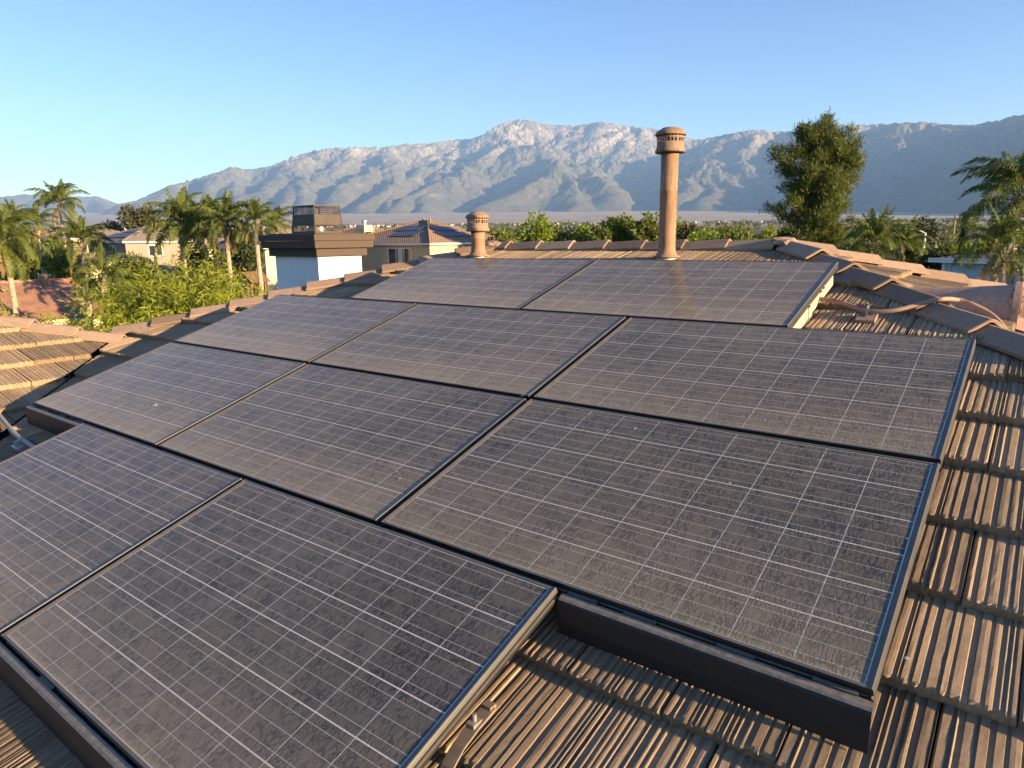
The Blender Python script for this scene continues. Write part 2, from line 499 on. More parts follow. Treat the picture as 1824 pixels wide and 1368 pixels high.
def tile_mesh(seed):
    r = random.Random(seed)
    xs, zs = [0.0], [-0.004]
    x = 0.004
    while x < TP - 0.02:
        kind = r.random()
        if kind < 0.36: rib, h = r.uniform(0.013, 0.021), r.uniform(0.0042, 0.0060)
        elif kind < 0.62: rib, h = r.uniform(0.007, 0.012), r.uniform(0.0048, 0.0072)
        else: rib, h = r.uniform(0.002, 0.005), r.uniform(0.0038, 0.0062)
        gr = r.choice([0.004, 0.006, 0.008, 0.011, 0.014])
        a, b = r.uniform(0.001, 0.003), r.uniform(0.001, 0.0028)
        for dx, z in ((0, 0), (a, h), (a + rib * 0.5, h + r.uniform(-0.0006, 0.0010)), (a + rib, h - r.uniform(0, 0.0012)), (a + rib + b, 0)):
            xs.append(x + dx); zs.append(z)
        x += a + rib + b + gr
    for dx, z in ((0.0, 0.001), (0.003, 0.006), (0.010, 0.006), (0.012, -0.006)):
        xs.append(min(TP, x + dx) if dx < 0.012 else TP); zs.append(z)
    xs[-1] = TP
    n = len(xs)
    ys = [0.0, 0.006, 0.02, 0.045, 0.08, 0.12, 0.16, 0.20, 0.24, 0.29, 0.34, TL]
    vs = []
    for j, y in enumerate(ys):
        for i in range(n):
            # the raked lines wander and break a little down the tile
            wob = 0.0004 * mnoise.noise(Vector((xs[i] * 30, y * 9, seed))) if 0 < i < n - 1 else 0
            br = 1.0 + 0.12 * mnoise.noise(Vector((xs[i] * 130, y * 40, seed + 5.5)))
            z = zs[i] * max(0.25, br) + TTH * (1 - y / TE)
            yy = y
            if j == 0:
                yy = -0.004 + 0.010 * mnoise.noise(Vector((xs[i] * 110, 3.3, seed)))
                z -= 0.003 + 0.0045 * r.random()
            vs.append((xs[i] + wob, yy, z))
    fs = []
    for j in range(len(ys) - 1):
        for i in range(n - 1):
            a = j * n + i
            fs.append((a, a + 1, a + n + 1, a + n))
    # butt face with a rough middle row
    b = len(vs)
    for k, z in ((0, TTH * 0.45), (1, 0.001)):
        for i in range(n):
            vs.append((xs[i], 0.003 * k - 0.002 + 0.006 * mnoise.noise(Vector((xs[i] * 90, z * 300, seed + 2.2))), z))
    for i in range(n - 1):
        fs.append((b + i, b + i + 1, i + 1, i)); fs.append((b + n + i, b + n + i + 1, b + i + 1, b + i))
    # sides down to the bed
    s = len(vs)
    for x in (0.0, TP):
        vs.extend([(x, 0, 0.001), (x, TE, -0.03), (x, TL, -0.035)])
    last = (len(ys) - 1) * n
    fs.append((s, s + 1, s + 2, last) + tuple(j * n for j in range(len(ys) - 2, -1, -1)))
    fs.append(tuple(j * n + n - 1 for j in range(len(ys))) + (s + 5, s + 4, s + 3))
    m = MB(); m.add(vs, fs)
    return m.mesh('roof_tile', M_TILE)

TILES = [tile_mesh(101 + 13 * k) for k in range(10)]

def frame(origin, xd, vd, nd):
    m = Matrix.Identity(4)
    for i in range(3):
        m[i][0], m[i][1], m[i][2], m[i][3] = xd[i], vd[i], nd[i], origin[i]
    return m

house = empty('house', (-2.6, 0.6, GROUND0))
tag(house, 'own house with brown concrete tile hip roof and white stucco chimney', 'house')
HINV = Matrix.Translation(-house.location)

def hchild(name, me, mw, parent=None, mat=None):
    o = bpy.data.objects.new(name, me)
    if mat and not me.materials: me.materials.append(mat)
    COL.objects.link(o)
    o.parent = parent or house
    if parent is not None and parent is not house:
        o.matrix_parent_inverse = Matrix.Identity(4)
        o.matrix_local = (HINV @ parent.matrix_basis_abs).inverted() @ HINV @ mw if hasattr(parent, 'matrix_basis_abs') else HINV @ mw
    else:
        o.matrix_local = HINV @ mw
    return o

# roof decks: one mesh, world coordinates, parts hang under it
def zA(y): return T * y + TOP
LOW = -3.6
def deck():
    m = MB(); dz = -0.055
    ax, bx = -1.32, -4.015
    jx, jy = -6.4975, 1.2375
    zr = zA(RIDGE_Y) + dz
    ylow = LOW; zl = zA(ylow) + dz
    # A: main slope
    m.add([(ax, RIDGE_Y, zr), (bx, RIDGE_Y, zr), (jx, jy, zA(jy) + dz), (VALLEY - ylow, ylow, zl), (HIP_R - ylow, ylow, zl)], [(0, 1, 2, 3, 4)])
    # B: wing slope facing right, up to its hip, and the wing back
    m.add([(jx, jy, zA(jy) + dz), (VALLEY - ylow, ylow, zl), (-9.2, ylow, zA(jy) + dz + T * 2.7), (-9.2, jy - 2.7, zA(jy) + dz + T * 2.7)], [(0, 3, 2, 1)])
    m.add([(jx, jy, zA(jy) + dz), (-9.2, jy - 2.7, zA(jy) + dz + T * 2.7), (-9.2, jy + 0.4, zA(jy) + dz - T * 0.4)], [(0, 1, 2)])
    # C: slope behind the left hip
    m.add([(bx, RIDGE_Y, zr), (jx, jy, zA(jy) + dz), (jx - 0.6, jy + 0.2, zA(jy) + dz - 0.18), (jx - 0.6, 6.2, zA(jy) + dz - 0.18), (bx - 2.48, 6.2, zr - T * 2.48), ], [(0, 1, 2, 3, 4)])
    # E: hip end facing right, F: back slope
    m.add([(ax, RIDGE_Y, zr), (HIP_R - ylow, ylow, zl), (6.0, ylow, zl), (6.0, RIDGE_Y + 7.32, zl)], [(0, 1, 2, 3)])
    m.add([(ax, RIDGE_Y, zr), (6.0, RIDGE_Y + 7.32, zl), (-7.0, RIDGE_Y + 7.32, zl), (bx - 2.48, 6.2, zr - T * 2.48), (bx, RIDGE_Y, zr)], [(0, 1, 2, 3, 4)])
    me = m.mesh('roof', M_DECK)
    me.transform(HINV)
    return meshobj('roof', me, house)
roof = deck()
tag(roof, 'brown hip roof')
# walls of the house under the eaves
_w = MB()
_w.box((-6.3, LOW + 0.5, 0), (5.4, RIDGE_Y + 6.6, zA(LOW) - 0.35 - GROUND0))
_wm = _w.mesh('wall', M_STUCCO); _wm.transform(Matrix.Translation((2.6, -0.6, 0)))
meshobj('wall', _wm, house)

N_TILE = 0
def put_tile(mw, cuts):
    """cuts: list of (point, normal) in world; keep the side the normal points away from"""
    global N_TILE
    corners = [mw @ Vector((x, y, 0)) for x in (0, TP) for y in (0, TE)]
    if not in_view(corners, 130):
        # a little beyond the frame on the near right, where one would step
        qs = [project(q) for q in corners]
        if not all(qs) or not (max(q[0] for q in qs) > 0 and min(q[0] for q in qs) < IMG_W + 760 and max(q[1] for q in qs) > 400 and min(q[1] for q in qs) < IMG_H + 60): return
    c = sum(corners, Vector()) / 4
    me = TILES[rng.randrange(len(TILES))]
    need = []
    for p, n in cuts:
        s = [(q - p).dot(n) for q in corners]
        if min(s) > -0.01: return
        if max(s) > 0 or (mw @ Vector((0, TL, 0)) - p).dot(n) > 0 or (mw @ Vector((TP, TL, 0)) - p).dot(n) > 0: need.append((p, n))
    if need:
        bm = bmesh.new(); bm.from_mesh(me)
        inv = mw.inverted()
        for p, n in need:
            bmesh.ops.bisect_plane(bm, geom=bm.verts[:] + bm.edges[:] + bm.faces[:], plane_co=inv @ p,
                                   plane_no=inv.to_3x3() @ n, clear_outer=True)
        if len(bm.faces) < 4: bm.free(); return
        me = bpy.data.meshes.new('roof_tile'); bm.to_mesh(me); bm.free()
        if not me.materials: me.materials.append(M_TILE)
    o = bpy.data.objects.new('roof_tile', me)
    COL.objects.link(o); o.parent = roof
    jit = Matrix.Rotation(rng.uniform(-0.004, 0.004), 4, 'Z') @ Matrix.Rotation(rng.uniform(-0.006, 0.006), 4, 'Y')
    o.matrix_local = HINV @ mw @ Matrix.Translation((rng.uniform(-0.001, 0.001), rng.uniform(-0.005, 0.005), rng.uniform(-0.0015, 0.002))) @ jit
    N_TILE += 1

def V(*a): return Vector(a)
# array footprint (panel rows) so that fully covered tiles are left out
ROWS = {1: (-0.7856, 2 * 1.0144 + 0.0, 2), 2: (0.0, 1.0144, 3), 3: (0.0, 0.0, 3), 4: (-0.8527, -1.0144, 2)}   # right edge, bottom v, panels
PW, PH, GU, GV = 1.650, 0.992, 0.0241, 0.0224
def covered(x0, x1, v0, v1):
    pts = [(x, v) for x in (x0, x1) for v in (v0, v1)]
    for x, v in pts:
        ok = False
        for rr, (xr, vb, n) in ROWS.items():
            if xr - n * PW - (n - 1) * GU + 0.16 < x < xr - 0.28 and vb - 0.03 < v < vb + PH + 0.03:
                # the row below must also cover, else the front edge shows tiles
                ok = True
        if not ok: return False
    return True

# slope A
A_o = V(0, 0, TOP); A_x, A_v, A_n = V(1, 0, 0), V(0, CS, SN), V(0, -SN, CS)
d45 = 1 / math.sqrt(2)
cutsA = [(V(0, HIP_R - 0.035, 0), V(d45, d45, 0)), (V(0, RIDGE_Y - 0.03, 0), V(0, 1, 0)),
         (V(0, HIP_L - 0.035, 0), V(-d45, d45, 0)), (V(0, VALLEY + 0.02, 0), V(-d45, -d45, 0))]
for j in range(-9, 11):
    v0 = 0.2245 + TE * (j - 1)
    offx = -0.02 if (j % 2) else 0.12
    for k in range(-26, 20):
        x0 = offx + k * TW
        if covered(x0, x0 + TW, v0, v0 + TE): continue
        put_tile(frame(A_o + A_x * (x0 + 0.0018) + A_v * v0 - A_n * 0.018, A_x, A_v, A_n), cutsA)
# slope B (wing, faces right)
B_x, B_v, B_n = V(0, 1, 0), V(-CS, 0, SN), V(SN, 0, CS)
B_o = V(-6.4975, 0, zA(1.2375))
cutsB = [(V(0, VALLEY - 0.03, 0), V(d45, d45, 0)), (V(0, HIP_L - 0.27, 0), V(-d45, d45, 0))]
for j in range(-7, 7):
    v0 = -0.06 + TE * j
    for k in range(-12, 8):
        y0 = (0.1 if j % 2 else -0.045) + k * TW
        put_tile(frame(B_o + B_x * y0 + B_v * v0 - B_n * 0.018, B_x, B_v, B_n), cutsB)
# slope E (hip end, faces right)
E_o = V(-1.32, 0, zA(RIDGE_Y))
cutsE = [(V(0, HIP_R + 0.035, 0), V(-d45, -d45, 0)), (V(0, RIDGE_Y + 1.32 - 0.035, 0), V(-d45, d45, 0))]
for j in range(-9, 0):
    v0 = TE * j - 0.05
    for k in range(3, 24):
        y0 = (0.0 if j % 2 else 0.144) + k * TW
        put_tile(frame(E_o + B_x * y0 + B_v * v0 - B_n * 0.018, B_x, B_v, B_n), cutsE)

# ---- ridge and hip caps
def cap_mesh(sA, sE, up, ax, seed, wid=0.13, length=0.42, lift=0.034, th=0.019):
    """local: built straight in world axes around the crest point at the lower (open) end; ax points up the hip / back along the ridge"""
    r = random.Random(seed)
    prof = [(-1, wid), (-1, wid * 0.55), (-1, 0.030), (-1, 0.010), (1, 0.010), (1, 0.030), (1, wid * 0.55), (1, wid)]
    nA = up
    vs, fs = [], []
    ys = [-0.002, 0.004, 0.1, 0.22, 0.33, length]
    n = len(prof)
    for y in ys:
        k = 1 - y / length
        for (sd, d) in prof:
            s = sA if sd < 0 else sE
            taper = 0.94 + 0.06 * k
            p = s * (d * taper) + up * (lift * k + 0.044) + ax * (y + r.uniform(-0.0012, 0.0012))
            if d <= 0.011: p -= up * 0.0035
            if y < 0: p -= up * 0.004
            vs.append(p)
    m = len(vs)
    for y in ys:
        k = 1 - y / length
        for (sd, d) in prof:
            s = sA if sd < 0 else sE
            p = s * (d * (0.94 + 0.06 * k) * 0.97) + up * (lift * k + 0.044 - th) + ax * max(0.0, y)
            vs.append(p)
    for j in range(len(ys) - 1):
        for i in range(n - 1):
            a = j * n + i
            fs.append((a, a + 1, a + n + 1, a + n)); fs.append((m + a + n, m + a + n + 1, m + a + 1, m + a))
        a = j * n
        fs.append((a, a + n, m + a + n, m + a)); b = j * n + n - 1
        fs.append((m + b, m + b + n, b + n, b))
    for i in range(n - 1):
        fs.append((m + i, m + i + 1, i + 1, i)); e = (len(ys) - 1) * n
        fs.append((e + i, e + i + 1, m + e + i + 1, m + e + i))
    g = MB(); g.add(vs, fs)
    me = g.mesh('hip_cap', M_CAP)
    bm = bmesh.new(); bm.from_mesh(me); bmesh.ops.recalc_face_normals(bm, faces=bm.faces); bm.to_mesh(me); bm.free()
    return me

def lay_caps(name, start, ax, nL, nR, n, step, wid=0.13, first=0.0, lift=0.034):
    """start: crest at the lowest (or open) end; ax: direction away from the open end; nL,nR: the two slopes' normals"""
    ax = ax.normalized()
    sA = ax.cross(nL).normalized(); sE = ax.cross(nR).normalized()
    up = (nL + nR).normalized()
    if sA.dot(up) > 0: sA = -sA
    if sE.dot(up) > 0: sE = -sE
    if sA.dot(sE) > 0: sE = -sE
    sA = (sA - up * 0.36).normalized(); sE = (sE - up * 0.36).normalized()
    meshes = [cap_mesh(sA, sE, up, ax, 31 + i, wid, lift=lift) for i in range(3)]
    for i in range(n):
        o = bpy.data.objects.new(name, meshes[i % 3])
        COL.objects.link(o); o.parent = roof
        o.location = start + ax * (first + i * step) + house.location * -1 + up * rng.uniform(-0.002, 0.003)
        o.rotation_euler = (rng.uniform(-0.01, 0.01), rng.uniform(-0.01, 0.01), rng.uniform(-0.012, 0.012))

E_n = B_n; F_n = V(0, SN, CS); C_n = V(-SN, 0, CS)
hz = zA(RIDGE_Y)
# right hip: from well below the frame up to the peak
hip_dir = V(-1, 1, T).normalized()
p0 = V(-1.32 + 2.64, RIDGE_Y - 2.64, hz - T * 2.64)
lay_caps('hip_cap', p0 + hip_dir * 0.02, hip_dir, A_n, E_n, 10, 0.372)
# far right hip
hip2 = V(-1, -1, T).normalized()
p0 = V(-1.32 + 2.3, RIDGE_Y + 2.3, hz - T * 2.3)
lay_caps('hip_cap', p0, hip2, E_n, F_n, 9, 0.372)
# left hip
hip3 = V(1, 1, T).normalized()
p0 = V(-6.53, 1.205, zA(1.205))
lay_caps('hip_cap', p0, hip3, A_n, C_n, 10, 0.357, lift=0.036)
# wing hip, rises to the left
hip4 = V(-1, -1, T).normalized()
p0 = V(-6.30, HIP_L - 0.27 - 6.30, -1.735 - 0.0015 + 0.30 * 6.30 + 0.005)
lay_caps('hip_cap', p0, hip4, E_n, F_n, 8, 0.366)
# main ridge, open ends face right
lay_caps('ridge_cap', V(-1.40, RIDGE_Y, hz - 0.012), V(-1, 0, 0), A_n, F_n, 8, 0.352, wid=0.13, lift=0.026)
# mortar lumps at both ends of the ridge
def lump(name, c, r, seed, parent=roof):
    bm = bmesh.new(); bmesh.ops.create_icosphere(bm, subdivisions=3, radius=1.0)
    for v in bm.verts:
        k = 1 + 0.35 * mnoise.noise(v.co * 1.7 + Vector((seed, 0, 0))) + 0.12 * mnoise.noise(v.co * 6 + Vector((0, seed, 0)))
        v.co = Vector((v.co.x * r[0] * k, v.co.y * r[1] * k, v.co.z * r[2] * k))
    me = bpy.data.meshes.new(name); bm.to_mesh(me); bm.free(); me.materials.append(M_MORTAR)
    o = bpy.data.objects.new(name, me); COL.objects.link(o); o.parent = parent
    o.location = Vector(c) - house.location
    return o
lump('mortar', (-1.36, RIDGE_Y + 0.0, hz + 0.02), (0.11, 0.09, 0.035), 3.1)
lump('mortar', (-4.06, RIDGE_Y - 0.02, hz + 0.01), (0.11, 0.10, 0.040), 8.7)

# ---- chimney
M_BAND = simple('dark_brown_stucco_band', (0.085, 0.062, 0.048), 0.9, 0.1, 40, bump=0.5)
M_BRONZE = simple('weathered_bronze_metal', (0.07, 0.055, 0.045), 0.55, 0.15, 12, metal=0.3)
M_STEEL = simple('dull_steel', (0.45, 0.44, 0.42), 0.4, 0.1, 10, metal=0.8)
cc = at(567, 470, 8.3); CX, CY = cc.x, cc.y          # near corner (right, front)
CWX, CWY = 0.86, 0.67
zt = at(567, 457, 8.3).z                               # underside of the bands
m = MB().box((CX - CWX, CY, zt - 1.6), (CX, CY + CWY, zt + 0.02))
me = m.mesh('chimney', M_STUCCO); me.transform(HINV)
chimney = meshobj('chimney', me, house)
tag(chimney, 'white stucco chimney with stepped dark brown crown')
def hb(name, boxes, mat, parent):
    m = MB()
    for a, b in boxes: m.box(a, b)
    me = m.mesh(name, mat); me.transform(HINV)
    o = meshobj(name, me, parent)
    bv = o.modifiers.new('bevel', 'BEVEL'); bv.width = 0.006; bv.segments = 2; bv.limit_method = 'ANGLE'
    return o
for k, (ov, z0, z1) in enumerate([(0.055, 0.0, 0.098), (0.115, 0.098, 0.185), (0.135, 0.187, 0.262)]):
    hb('crown_band', [((CX - CWX - ov, CY - ov, zt + z0), (CX + ov, CY + CWY + ov, zt + z1))], M_BAND, chimney)
hb('crown_lid', [((CX - CWX - 0.05, CY - 0.05, zt + 0.262), (CX + 0.05, CY + CWY + 0.05, zt + 0.278))], M_BRONZE, chimney)
# spark arrestor: tapered cage with solid belt and wire mesh above and below
def arrestor():
    cx, cyy = CX - 0.40, CY + 0.33; z0 = zt + 0.278; h = 0.335
    solid, wire = MB(), MB()
    def ring(t): # half sizes
        return 0.225 - 0.025 * t, 0.215 - 0.025 * t
    def quadband(t0, t1, grow=0.0):
        a0, b0 = ring(t0); a1, b1 = ring(t1)
        a0 += grow; b0 += grow; a1 += grow; b1 += grow
        vs = []
        for (a, b, t) in ((a0, b0, t0), (a1, b1, t1)):
            for sx, sy in ((-1, -1), (1, -1), (1, 1), (-1, 1)): vs.append((cx + sx * a, cyy + sy * b, z0 + t * h))
        solid.add(vs, [(i, (i + 1) % 4, 4 + (i + 1) % 4, 4 + i) for i in range(4)])
    quadband(0.0, 0.07); quadband(0.30, 0.68, 0.004); quadband(0.96, 1.0)
    a, b = ring(1.0)
    solid.add([(cx - a, cyy - b, z0 + h), (cx + a, cyy - b, z0 + h), (cx + a, cyy + b, z0 + h), (cx - a, cyy + b, z0 + h)], [(0, 1, 2, 3)])
    for sx, sy in ((-1, -1), (1, -1), (1, 1), (-1, 1)):
        p = [Vector((cx + sx * ring(t)[0], cyy + sy * ring(t)[1], z0 + t * h)) for t in (0, 1)]
        solid.tube(p, 0.009, 6)
    for t0, t1 in ((0.07, 0.30), (0.68, 0.96)):
        for side in range(4):
            for k in range(15):
                s = -1 + 2 * (k + 0.5) / 15
                q = []
                for t in (t0, t1):
                    a, b = ring(t)
                    q.append({0: (cx + s * a, cyy - b), 1: (cx + a, cyy + s * b), 2: (cx + s * a, cyy + b), 3: (cx - a, cyy + s * b)}[side] + (z0 + t * h,))
                wire.tube(q, 0.0028, 4, False)
            for k in range(4):
                t = t0 + (t1 - t0) * (k + 0.5) / 4; a, b = ring(t); z = z0 + t * h
                q = {0: [(cx - a, cyy - b, z), (cx + a, cyy - b, z)], 1: [(cx + a, cyy - b, z), (cx + a, cyy + b, z)],
                     2: [(cx - a, cyy + b, z), (cx + a, cyy + b, z)], 3: [(cx - a, cyy - b, z), (cx - a, cyy + b, z)]}[side]
                wire.tube(q, 0.0028, 4, False)
    for nm, mm in (('spark_arrestor', solid), ('wire_mesh', wire)):
        me = mm.mesh(nm, M_BRONZE); me.transform(HINV); meshobj(nm, me, chimney)
    f = MB().lathe([(0.0, 0.0), (0.11, 0.0), (0.11, 0.10), (0.0, 0.10)], 16, c=(cx, cyy, z0))
    me = f.mesh('flue', M_STEEL); me.transform(HINV); meshobj('flue', me, chimney)
arrestor()
# ------------------------------------------------------------------ solar array
def dusty(name, base, cell):
    """laminate seen through dusty glass; position on the slope decides where dust gathers"""
    g = NT(name)
    p = g.pos()
    xyz = g.n('SeparateXYZ', i={0: p})
    v = g.math('ADD', g.math('MULTIPLY', xyz.outputs[1], CS), g.math('MULTIPLY', xyz.outputs[2], SN))
    u = xyz.outputs[0]
    vl = g.math('DIVIDE', g.math('FLOORED_MODULO', v, PH + GV), PH)
    sl = g.n('CombineXYZ', i={0: u, 1: v, 2: 0.0}).outputs[0]
    # dried rain trails running down the glass
    w1 = g.n('TexNoise', i={'Vector': sl, 'Scale': 9.0, 'Detail': 3.0}).outputs['Color']
    st = g.n('VectorMath', operation='MULTIPLY_ADD', i={0: sl, 1: (1.0, 0.30, 1.0), 2: (0, 0, 0)}).outputs[0]
    wsc = g.n('VectorMath', operation='SCALE', i={0: w1, 'Scale': 0.035}).outputs[0]
    st = g.n('VectorMath', operation='ADD', i={0: st, 1: wsc}).outputs[0]
    w2 = g.n('TexNoise', i={'Vector': sl, 'Scale': 70.0, 'Detail': 2.0}).outputs['Color']
    st = g.n('VectorMath', operation='ADD', i={0: st, 1: g.n('VectorMath', operation='SCALE', i={0: w2, 'Scale': 0.012}).outputs[0]}).outputs[0]
    vo = g.n('TexVoronoi', feature='DISTANCE_TO_EDGE', i={'Vector': st, 'Scale': 78.0, 'Randomness': 1.0}).outputs['Distance']
    trail = g.fit(vo, 0.02, 0.16, 1.0, 0.0)
    gate = g.fit(g.noise(sl, 13, 3, 0.6), 0.30, 0.55)
    trail = g.math('MULTIPLY', trail, gate)
    big = g.noise(sl, 1.3, 4, 0.55); mid = g.noise(sl, 11, 4, 0.6); speck = g.noise(sl, 420, 2, 0.6)
    low = g.fit(vl, 0.0, 0.55, 1.0, 0.0)
    low = g.math('POWER', low, 1.6)
    edge = g.fit(vl, 0.0, 0.03, 0.35, 0.0)
    d = g.math('ADD', 0.27, g.math('MULTIPLY', low, 0.24))
    d = g.math('ADD', d, edge)
    stk = g.noise(g.n('VectorMath', operation='MULTIPLY', i={0: sl, 1: (1.0, 0.09, 1.0)}).outputs[0], 45, 3, 0.6)
    d = g.math('ADD', d, g.math('MULTIPLY', g.math('SUBTRACT', stk, 0.5), 0.13))
    d = g.math('ADD', d, g.math('MULTIPLY', g.math('SUBTRACT', big, 0.5), 0.30))
    d = g.math('ADD', d, g.math('MULTIPLY', g.math('SUBTRACT', mid, 0.5), 0.12))
    d = g.math('ADD', d, g.math('MULTIPLY', g.math('SUBTRACT', speck, 0.5), 0.16))
    d = g.math('SUBTRACT', d, g.math('MULTIPLY', trail, 0.20), clamp=True)
    if cell:
        o = g.obj()
        oy = g.n('SeparateXYZ', i={0: o}).outputs[1]
        # three bus bars: the middle and one third either side
        b3 = None
        for c in (-CELL_Y / 3, 0.0, CELL_Y / 3):
            q = g.fit(g.math('ABSOLUTE', g.math('SUBTRACT', oy, c)), 0.0005, 0.0013, 1.0, 0.0)
            b3 = q if b3 is None else g.math('MAXIMUM', b3, q)
        grain = g.n('TexVoronoi', i={'Vector': sl, 'Scale': 55.0}).outputs['Color']
        gv = g.n('SeparateXYZ', i={0: grain}).outputs[0]
        cellc = g.mix(g.fit(gv, 0, 1, 0.0, 1.0), (0.015, 0.014, 0.017), (0.026, 0.024, 0.031))
        tint = g.fit(g.rand(), 0, 1, 0.75, 1.3)
        cellc = g.n('VectorMath', operation='SCALE', i={0: cellc, 'Scale': tint}).outputs[0]
        under = g.mix(g.math('MULTIPLY', b3, 0.85), cellc, (0.46, 0.43, 0.39))
    else:
        under = base
    col = g.mix(d, under, (0.350, 0.303, 0.206))
    h = g.math('SUBTRACT', g.math('MULTIPLY', speck, 0.25), trail)
    gl = g.fit(d, 0.15, 0.75, 0.42, 0.06)
    m = g.bsdf(Base_Color=col, Roughness=0.62, Specular_IOR_Level=0.25, Coat_Weight=gl,
               Coat_Roughness=g.fit(d, 0.15, 0.75, 0.07, 0.30), Coat_IOR=1.45, Sheen_Weight=g.math('MULTIPLY', d, 0.30), Sheen_Roughness=0.45, Sheen_Tint=(1.0, 0.86, 0.68, 1), Normal=g.bump(h, 0.35, 0.0008))
    return m

LIP_S, LIP_L = 0.020, 0.010
PX_, PY_ = (PW - 2 * LIP_S - 0.004) / 10, (PH - 2 * LIP_L - 0.004) / 6
CELL_X, CELL_Y = PX_ - 0.0026, PY_ - 0.0042
M_CELL = dusty('silicon_cell_under_dusty_glass', None, True)
M_BACK = dusty('white_backsheet_under_dusty_glass', (0.66, 0.61, 0.54), False)

def mat_frame():
    g = NT('black_anodised_frame_dusty')
    co = g.obj()
    nz = g.n('SeparateXYZ', i={0: g.n('NewGeometry').outputs['Normal']}).outputs[2]
    n1 = g.noise(co, 14, 5, 0.6); n2 = g.noise(co, 300, 2, 0.6)
    d = g.math('MULTIPLY', g.fit(nz, 0.2, 0.8, 0.03, 0.42), g.fit(n1, 0.3, 0.7, 0.65, 1.1))
    d = g.math('ADD', d, g.math('MULTIPLY', g.math('SUBTRACT', n2, 0.5), 0.10), clamp=True)
    c = g.mix(d, (0.012, 0.013, 0.015), (0.30, 0.265, 0.215))
    return g.bsdf(Base_Color=c, Roughness=g.fit(d, 0, 0.7, 0.38, 0.8), Specular_IOR_Level=0.5, Metallic=0.0)
M_FRAME = mat_frame()

def frame_mesh():
    m = MB(); H = -0.040; W, L = PW, PH
    # short sides: inward sloping lip, outer groove; long sides: narrow flat lip
    def side(sgn, x_out):
        # (distance inward from the outer face, z)
        pr = [(0.000, -0.004), (0.003, 0.0030), (0.005, 0.0040), (LIP_S, 0.0002), (LIP_S, -0.006), (0.012, -0.007), (0.012, H), (0.000, H), (0.000, -0.030), (0.005, -0.028), (0.005, -0.018), (0.000, -0.016), (0.000, -0.010), (0.0015, -0.008)]
        n = len(pr); vs = []
        for y in (0.0, L):
            for d, z in pr: vs.append((x_out + sgn * d, y, z))
        fs = [(k, (k + 1) % n, n + (k + 1) % n, n + k) for k in range(n)] + [tuple(range(n)), tuple(range(2 * n - 1, n - 1, -1))]
        m.add(vs, fs)
    side(1, 0.0); side(-1, W)
    def longside(sgn, y_out):
        pr = [(0.000, 0.0012), (0.001, 0.0022), (LIP_L, 0.0020), (LIP_L, -0.006), (0.008, H), (0.000, H), (0.000, -0.026), (0.005, -0.024), (0.005, -0.014), (0.000, -0.012)]
        n = len(pr); vs = []
        for x in (0.0121, W - 0.0121):
            for d, z in pr: vs.append((x, y_out + sgn * d, z))
        fs = [(k, (k + 1) % n, n + (k + 1) % n, n + k) for k in range(n)] + [tuple(range(n)), tuple(range(2 * n - 1, n - 1, -1))]
        m.add(vs, fs)
    longside(1, 0.0); longside(-1, L)
    me = m.mesh('frame', M_FRAME)
    bm = bmesh.new(); bm.from_mesh(me); bmesh.ops.recalc_face_normals(bm, faces=bm.faces); bm.to_mesh(me); bm.free()
    return me
FRAME_ME = frame_mesh()
_b = MB(); _b.box((LIP_S - 0.004, LIP_L - 0.004, -0.0055), (PW - LIP_S + 0.004, PH - LIP_L + 0.004, -0.00045))
BACK_ME = _b.mesh('backsheet', M_BACK)
_c = MB(); _c.add([(-CELL_X/2, -CELL_Y/2, 0), (CELL_X/2, -CELL_Y/2, 0), (CELL_X/2, CELL_Y/2, 0), (-CELL_X/2, CELL_Y/2, 0)], [(0, 1, 2, 3)])
CELL_ME = _c.mesh('solar_cell', M_CELL)

PANEL_LABELS = {
 (1, 0): 'dusty solar panel at the top of the array, on the side towards the coiled conduit',
 (1, 1): 'dusty solar panel at the top of the array, nearest the short vent pipe',
 (2, 0): 'largest looking solar panel of the second row down, beside the right roof edge tiles',
 (2, 1): 'dusty solar panel in the middle of the second row down',
 (2, 2): 'dusty solar panel of the second row down, nearest the white chimney',
 (3, 0): 'solar panel of the third row with the long black skirt under its lower edge',
 (3, 1): 'dusty solar panel in the middle of the third row down',
 (3, 2): 'dusty solar panel of the third row with the large bird dropping on it',
 (4, 0): 'nearest solar panel, lowest row, filling the bottom middle of the picture',
 (4, 1): 'solar panel in the lowest row, cut off by the left picture edge',
}
for rr, (xr, vb, n) in ROWS.items():
    for k in range(n):
        x0 = xr - (k + 1) * PW - k * GU
        vbb = (3 - rr) * (PH + GV)
        root = empty('solar_panel', (x0, vbb * CS, vbb * SN))
        root.rotation_euler = (SL + rng.uniform(-0.0012, 0.0012), rng.uniform(-0.0012, 0.0012), 0)
        tag(root, PANEL_LABELS[(rr, k)], 'solar panel', 'roof solar array panels')
        meshobj('frame', FRAME_ME, root); meshobj('backsheet', BACK_ME, root)
        for i in range(10):
            for j in range(6):
                o = bpy.data.objects.new('solar_cell', CELL_ME)
                COL.objects.link(o); o.parent = root
                o.location = (LIP_S + 0.002 + (i + 0.5) * PX_, LIP_L + 0.002 + (j + 0.5) * PY_, -0.0003)

